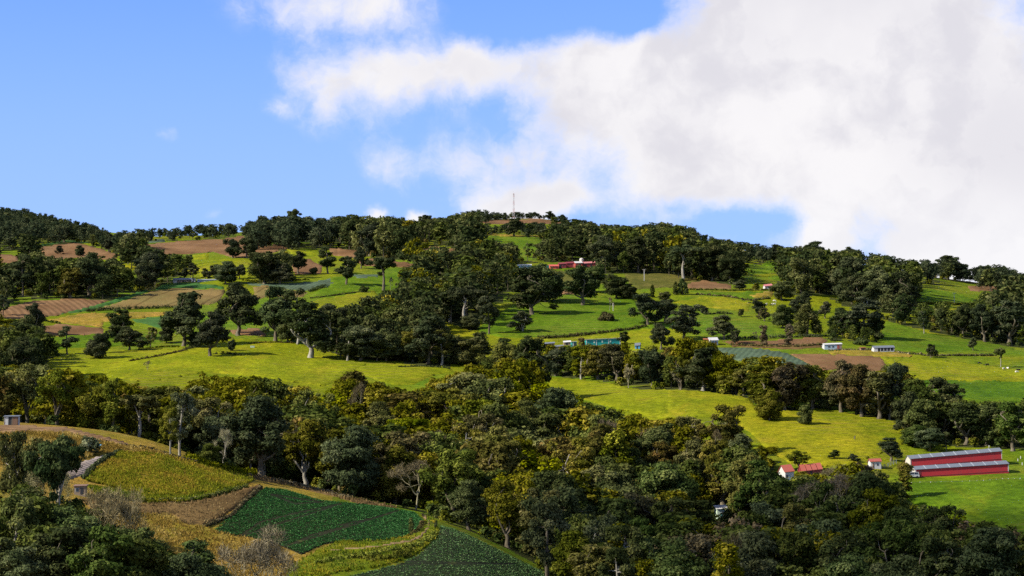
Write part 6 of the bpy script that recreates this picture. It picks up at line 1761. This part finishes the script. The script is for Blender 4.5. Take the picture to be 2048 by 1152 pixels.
def hedges():
    hedge('A', [(500,702),(620,692),(720,690),(850,684),(985,680)], 2.4, 1.6, 'deep', 'dark hedge below the tan mound')
    hedge('A', [(750,992),(900,966),(1000,945),(1065,930)], 1.5, 0.8, 'rust', 'dark ditch hedge cutting into the lime meadow')
    hedge('A', [(1065,925),(1120,912),(1180,915)], 2.0, 1.2, 'deep', 'low scrub under the two meadow oaks', 'scrub_row')
    hedge('A', [(800,918),(950,905),(1060,905)], 0.9, 0.5, 'olive', 'thin hedge at the top edge of the lime meadow')
    hedge('A', [(1400,522),(1500,530),(1640,522),(1780,520)], 1.6, 1.0, 'olive', 'hedge along the upper side of the blue green crop')
    hedge('A', [(1785,588),(1820,574),(1870,560)], 2.4, 1.4, 'deep', 'short dark hedge at the tip of the vivid green tongue')
    hedge('A', [(1790,624),(1900,612),(2016,596),(2100,588)], 0.9, 0.7, 'grey', 'stony hedge bank under the vivid green tongue')
    hedge('A', [(1440,895),(1520,885),(1600,885),(1690,890)], 1.6, 0.8, 'rust', 'ditch hedge behind the leaning meadow oak')
    hedge('A', [(230,752),(340,770)], 1.4, 1.0, 'deep', 'shadowed hedge on the pale brown field')
    hedge('A', [(1230,952),(1300,948),(1400,962)], 1.8, 1.6, 'deep', 'low bushes right of the leaning meadow oak', 'scrub_row')
    hedge('B', [(1150,856),(1280,850),(1400,838),(1500,826),(1690,802),(1765,785)], 2.0, 1.2, 'rust', 'long hedge under the central meadow above the teal shed')
    hedge('B', [(345,1024),(470,1020),(600,1028),(640,1034)], 1.2, 0.7, 'deep', 'dark hedge line across the meadow end')
    hedge('C', [(80,518),(200,518),(340,523),(560,520)], 1.3, 0.8, 'olive', 'straight hedge in front of the white farmhouse')
    hedge('C', [(130,545),(300,557),(440,580),(560,568)], 1.4, 0.8, 'rust', 'curved hedge above the grazing herd')
    hedge('C', [(330,838),(520,846),(690,850),(850,838)], 1.7, 1.8, 'rust', 'broken brown hedge bank below the brown strip')
    hedge('C', [(1365,888),(1420,892),(1480,902),(1600,898),(1850,898)], 1.3, 0.8, 'rust', 'ragged hedge line across the lower right pasture')
    hedge('C', [(1400,600),(1560,603),(1740,608)], 2.2, 1.6, 'olive', 'hedge along the lower edge of the emerald field')
    hedge('C', [(1600,648),(1690,638),(1730,634)], 1.5, 1.2, 'deep', 'short hedge below the yellow patch')
    hedge('C', [(60,470),(150,462),(230,462)], 2.0, 1.2, 'rust', 'reddish hedge above the brown cypress field')
    hedge('C', [(180,660),(280,655),(340,660)], 1.6, 1.0, 'deep', 'hedge left of the little grey tree')
    hedge('C', [(380,800),(480,798),(600,795),(760,790),(850,790)], 2.0, 1.6, 'deep', 'dark hedge above the brown strip')
    hedge('D', [(480,592),(560,512),(630,462),(690,436)], 1.1, 0.5, 'deep', 'dark ditch hedge right of the stony clearing', dens=1.5)
    hedge('D', [(1180,872),(1260,840),(1330,812),(1400,740),(1500,645)], 0.9, 0.5, 'rust', 'rough hedge between the fallow field and the dark crop', dens=1.5)
    hedge('D', [(560,690),(700,712),(870,728),(1080,722),(1250,688),(1420,640)], 1.1, 0.8, 'olive', 'shaggy fringe below the rust coloured knoll', dens=1.4)
    hedge('E', [(395,930),(440,905),(470,880),(478,850)], 1.1, 0.6, 'rust', 'rusty fringe inside the track bend', dens=1.5)
    hedge('E', [(-120,1090),(0,1065),(150,1050),(330,1010),(450,990),(545,920)], 1.6, 1.6, 'bright', 'lush scrub along the grassy bank', dens=1.6)
    hedge('E', [(100,1060),(200,1075),(330,1055),(420,1020)], 1.9, 2.2, 'olive', 'olive scrub on the lower part of the grassy bank', dens=1.4)
    hedge('D', [(700,402),(860,422),(1010,470),(1260,530),(1440,580)], 0.8, 1.0, 'rust', 'rusty fringe along the crest of the near hill', dens=1.4)
    hedge('D', [(1540,600),(1700,630),(1900,680),(2016,710)], 1.2, 1.4, 'twig', 'brown weedy fringe above the dark crop', dens=1.5)
    hedge('D', [(1080,470),(1180,520),(1300,545),(1400,570),(1500,575)], 2.2, 1.4, 'bright', 'bright undergrowth at the foot of the giant dark oak', dens=1.5)
    hedge('C', [(900,868),(1100,862),(1280,876),(1360,892)], 0.9, 1.2, 'lichen', 'dry weeds on the bank below the wooden houses')
hedges()

# ------------------------------------------------------------------ crop plants and grass tufts on the near hill
def crops():
    rng = np.random.RandomState(3)
    m = leaf_mat('cabbage leaves', (0.026, 0.095, 0.024), (0.052, 0.155, 0.040), (0.110, 0.245, 0.078), 0.12, False)
    m2 = leaf_mat('paler cabbage leaves', (0.055, 0.120, 0.036), (0.115, 0.205, 0.068), (0.230, 0.310, 0.130), 0.12, False)
    gaps = [[P('D',1380,935),P('D',1500,850),P('D',1700,800),P('D',1960,745)], [P('D',1660,985),P('D',1800,925),P('D',2016,870),P('E',0,868),P('E',180,830),P('E',345,780)], [P('E',100,1095),P('E',400,1080),P('E',700,1085),P('E',1000,1092)], [P('D',1560,690),P('D',1700,745),P('D',1850,735)]]
    for poly, mat, lab, sx, sy in ((CROP1, m, 'rows of dark green cabbages filling the near field', 0.50, 0.62), (CROP2, m2, 'rows of paler cabbages in the lower field', 0.52, 0.66)):
        pa = np.array(poly); g = ground(pa[:, 0], pa[:, 1])
        x0, x1, y0, y1 = g[:, 0].min(), g[:, 0].max(), g[:, 1].min(), g[:, 1].max()
        a = 0.32
        xx, yy = np.meshgrid(np.arange(-90, 90, sx), np.arange(-110, 110, sy))
        cx, cy = (x0 + x1) / 2, (y0 + y1) / 2
        X = cx + xx * math.cos(a) - yy * math.sin(a) + rng.normal(0, 0.07, xx.shape); Y = cy + xx * math.sin(a) + yy * math.cos(a) + rng.normal(0, 0.07, xx.shape)
        X = X.ravel(); Y = Y.ravel()
        Z = height(X, Y); u, v, _ = pix(X, Y, Z)
        k = inside(u, v, poly) & (v < 1175)
        gu = np.zeros(len(u), bool)
        for line in gaps:
            L = np.array(densify(line + [line[-1]], 2.0))
            sub = np.where(k)[0]
            for c in range(0, len(sub), 4000):
                i = sub[c:c+4000]
                d = np.min(np.hypot(u[i][:, None] - L[None, :, 0], (v[i][:, None] - L[None, :, 1]) * 2.2), axis=1)
                gu[i] |= d < 3.2
        k &= ~gu
        if sx > 0.51: k &= ~((vnoise(X / 9, Y / 14) > 0.28) & (rng.rand(len(X)) < 0.55))
        k &= rng.rand(len(X)) > 0.04
        X, Y, Z = X[k], Y[k], Z[k] + 0.30
        n = len(X)
        NL = 6
        ang = (np.arange(NL) * 2 * math.pi / NL)[None] + rng.rand(n)[:, None] * 6.28
        s = 0.34 * rng.uniform(0.7, 1.25, n)[:, None]
        tilt = rng.uniform(0.35, 0.95, (n, NL))
        C = np.stack([X, Y, Z], -1)[:, None]
        dr = np.stack([np.cos(ang) * np.cos(tilt), np.sin(ang) * np.cos(tilt), np.sin(tilt)], -1) * s[..., None]
        sd = np.stack([-np.sin(ang), np.cos(ang), np.zeros_like(ang)], -1) * s[..., None] * 0.55
        q = np.stack([C + 0 * dr, C + dr * 0.6 + sd, C + dr, C + dr * 0.6 - sd], 2).reshape(-1, 3)
        ti = np.clip(np.repeat(rng.normal(0.45, 0.22, n), NL) + rng.normal(0, 0.12, n * NL), 0, 1)
        o = link('crop_plants', mesh_np('crop_plants', q, np.arange(len(q)).reshape(-1, 4), mat, np.repeat(ti, 4)))
        tag(o, lab, 'crop', kind='stuff')
        print('cabbages', n)
crops()

def tufts():
    rng = np.random.RandomState(9)
    mats = {'gold': leaf_mat('golden grass blades', (0.19, 0.125, 0.025), (0.28, 0.19, 0.04), (0.37, 0.28, 0.09), 0.3, False),
            'orange': leaf_mat('rusty grass blades', (0.12, 0.14, 0.010), (0.20, 0.195, 0.014), (0.27, 0.18, 0.025), 0.3, False),
            'bank': leaf_mat('lush grass blades', (0.07, 0.11, 0.010), (0.15, 0.17, 0.012), (0.28, 0.22, 0.02), 0.25, False),
            'dryearth': leaf_mat('brown weed blades', (0.10, 0.07, 0.03), (0.18, 0.12, 0.05), (0.26, 0.19, 0.08), 0.25, False)}
    VS, TS, MI = [], [], []
    names = list(mats)
    for (o, poly) in FIELDS:
        mn = None
        for nm in names:
            if o.data.materials[0] == M[nm]: mn = nm
        pa = np.array(poly)
        if mn is None or pa[:, 1].mean() < 830 or pa[:, 0].mean() > 900: continue
        n = {'gold': 14000, 'orange': 14000, 'bank': 12000, 'dryearth': 5000}[mn]
        u = rng.uniform(pa[:, 0].min(), pa[:, 0].max(), n); v = rng.uniform(pa[:, 1].min(), pa[:, 1].max(), n)
        k = inside(u, v, poly)
        for (o2, p2) in FIELDS:
            if o2 is not o and o2.name.startswith(('crop_field', 'dirt_track', 'fallow')): k &= ~inside(u, v, p2)
        g = ground(u[k], v[k]); n = len(g)
        keep = rng.rand(n) < (0.35 + 1.6 * np.clip(vnoise(g[:, 0] / 3.5, g[:, 1] / 5.0) + 0.2, 0, 1))
        g = g[keep]; n = len(g)
        g[:, 2] += 0.2
        NB = 3
        ang = rng.rand(n, NB) * 6.28; L = rng.uniform(0.35, 0.85, (n, NB)); w = rng.uniform(0.10, 0.22, (n, NB))
        d = np.stack([np.cos(ang) * 0.45, np.sin(ang) * 0.45, np.ones_like(ang)], -1) * L[..., None]
        sd = np.stack([-np.sin(ang), np.cos(ang), np.zeros_like(ang)], -1) * w[..., None]
        c = g[:, None]
        q = np.stack([c - sd, c + sd, c + d + sd * 0.3, c + d - sd * 0.3], 2).reshape(-1, 3)
        VS.append(q); MI.append(np.full(n * NB, names.index(mn)))
        TS.append(np.repeat(np.clip(0.5 + 0.9 * vnoise(g[:, 0] / 6, g[:, 1] / 8) + rng.normal(0, 0.16, n), 0, 1), NB * 4))
    V = np.concatenate(VS)
    me = mesh_np('grass_tufts', V, np.arange(len(V)).reshape(-1, 4), None, np.concatenate(TS))
    for nm in names: me.materials.append(mats[nm])
    me.polygons.foreach_set('material_index', np.concatenate(MI).astype(np.int32))
    tag(link('grass_tufts', me), 'rough dry grass tufts over the near hill', 'grass', kind='stuff')
    print('tufts', len(V) // 4)
tufts()

# ------------------------------------------------------------------ an unseen cloud, placed up sun and to the left, shades the valley corner
def shade_cloud():
    import bmesh
    c0 = Vector((118.0, 655.0, 8.0)) + to_sun * (760.0 / to_sun.z)
    bm = bmesh.new()
    rng = np.random.RandomState(4)
    bmesh.ops.create_icosphere(bm, subdivisions=5, radius=1.0)
    for v in bm.verts:
        d = np.array(v.co)
        k = 1 + 0.16 * math.sin(4.3 * d[0] + 1) * math.sin(3.7 * d[1]) + 0.10 * math.sin(9.1 * d[0]) * math.sin(8.3 * d[1] + 2) + 0.05 * math.sin(19 * d[0] + 3 * d[2]) * math.sin(17 * d[1])
        v.co = Vector((d[0] * 120 * k, d[1] * 105 * k, d[2] * (60 if d[2] > 0 else 26) * k))
    me = bpy.data.meshes.new('cloud'); bm.to_mesh(me); bm.free()
    m = bpy.data.materials.new('cloud vapour'); m.use_nodes = True
    t = NT(m.node_tree); t.n.remove(t.n['Principled BSDF'])
    pv = t.new('ShaderNodeVolumePrincipled'); pv.inputs['Density'].default_value = 0.010; pv.inputs['Color'].default_value = (0.97, 0.97, 0.97, 1)
    t.l.new(pv.outputs[0], t.n['Material Output'].inputs['Volume'])
    me.materials.append(m)
    o = link('cloud', me, None, c0)
    tag(o, 'low white cloud out of view, placed to shade the lower right', 'cloud', kind='stuff')
shade_cloud()
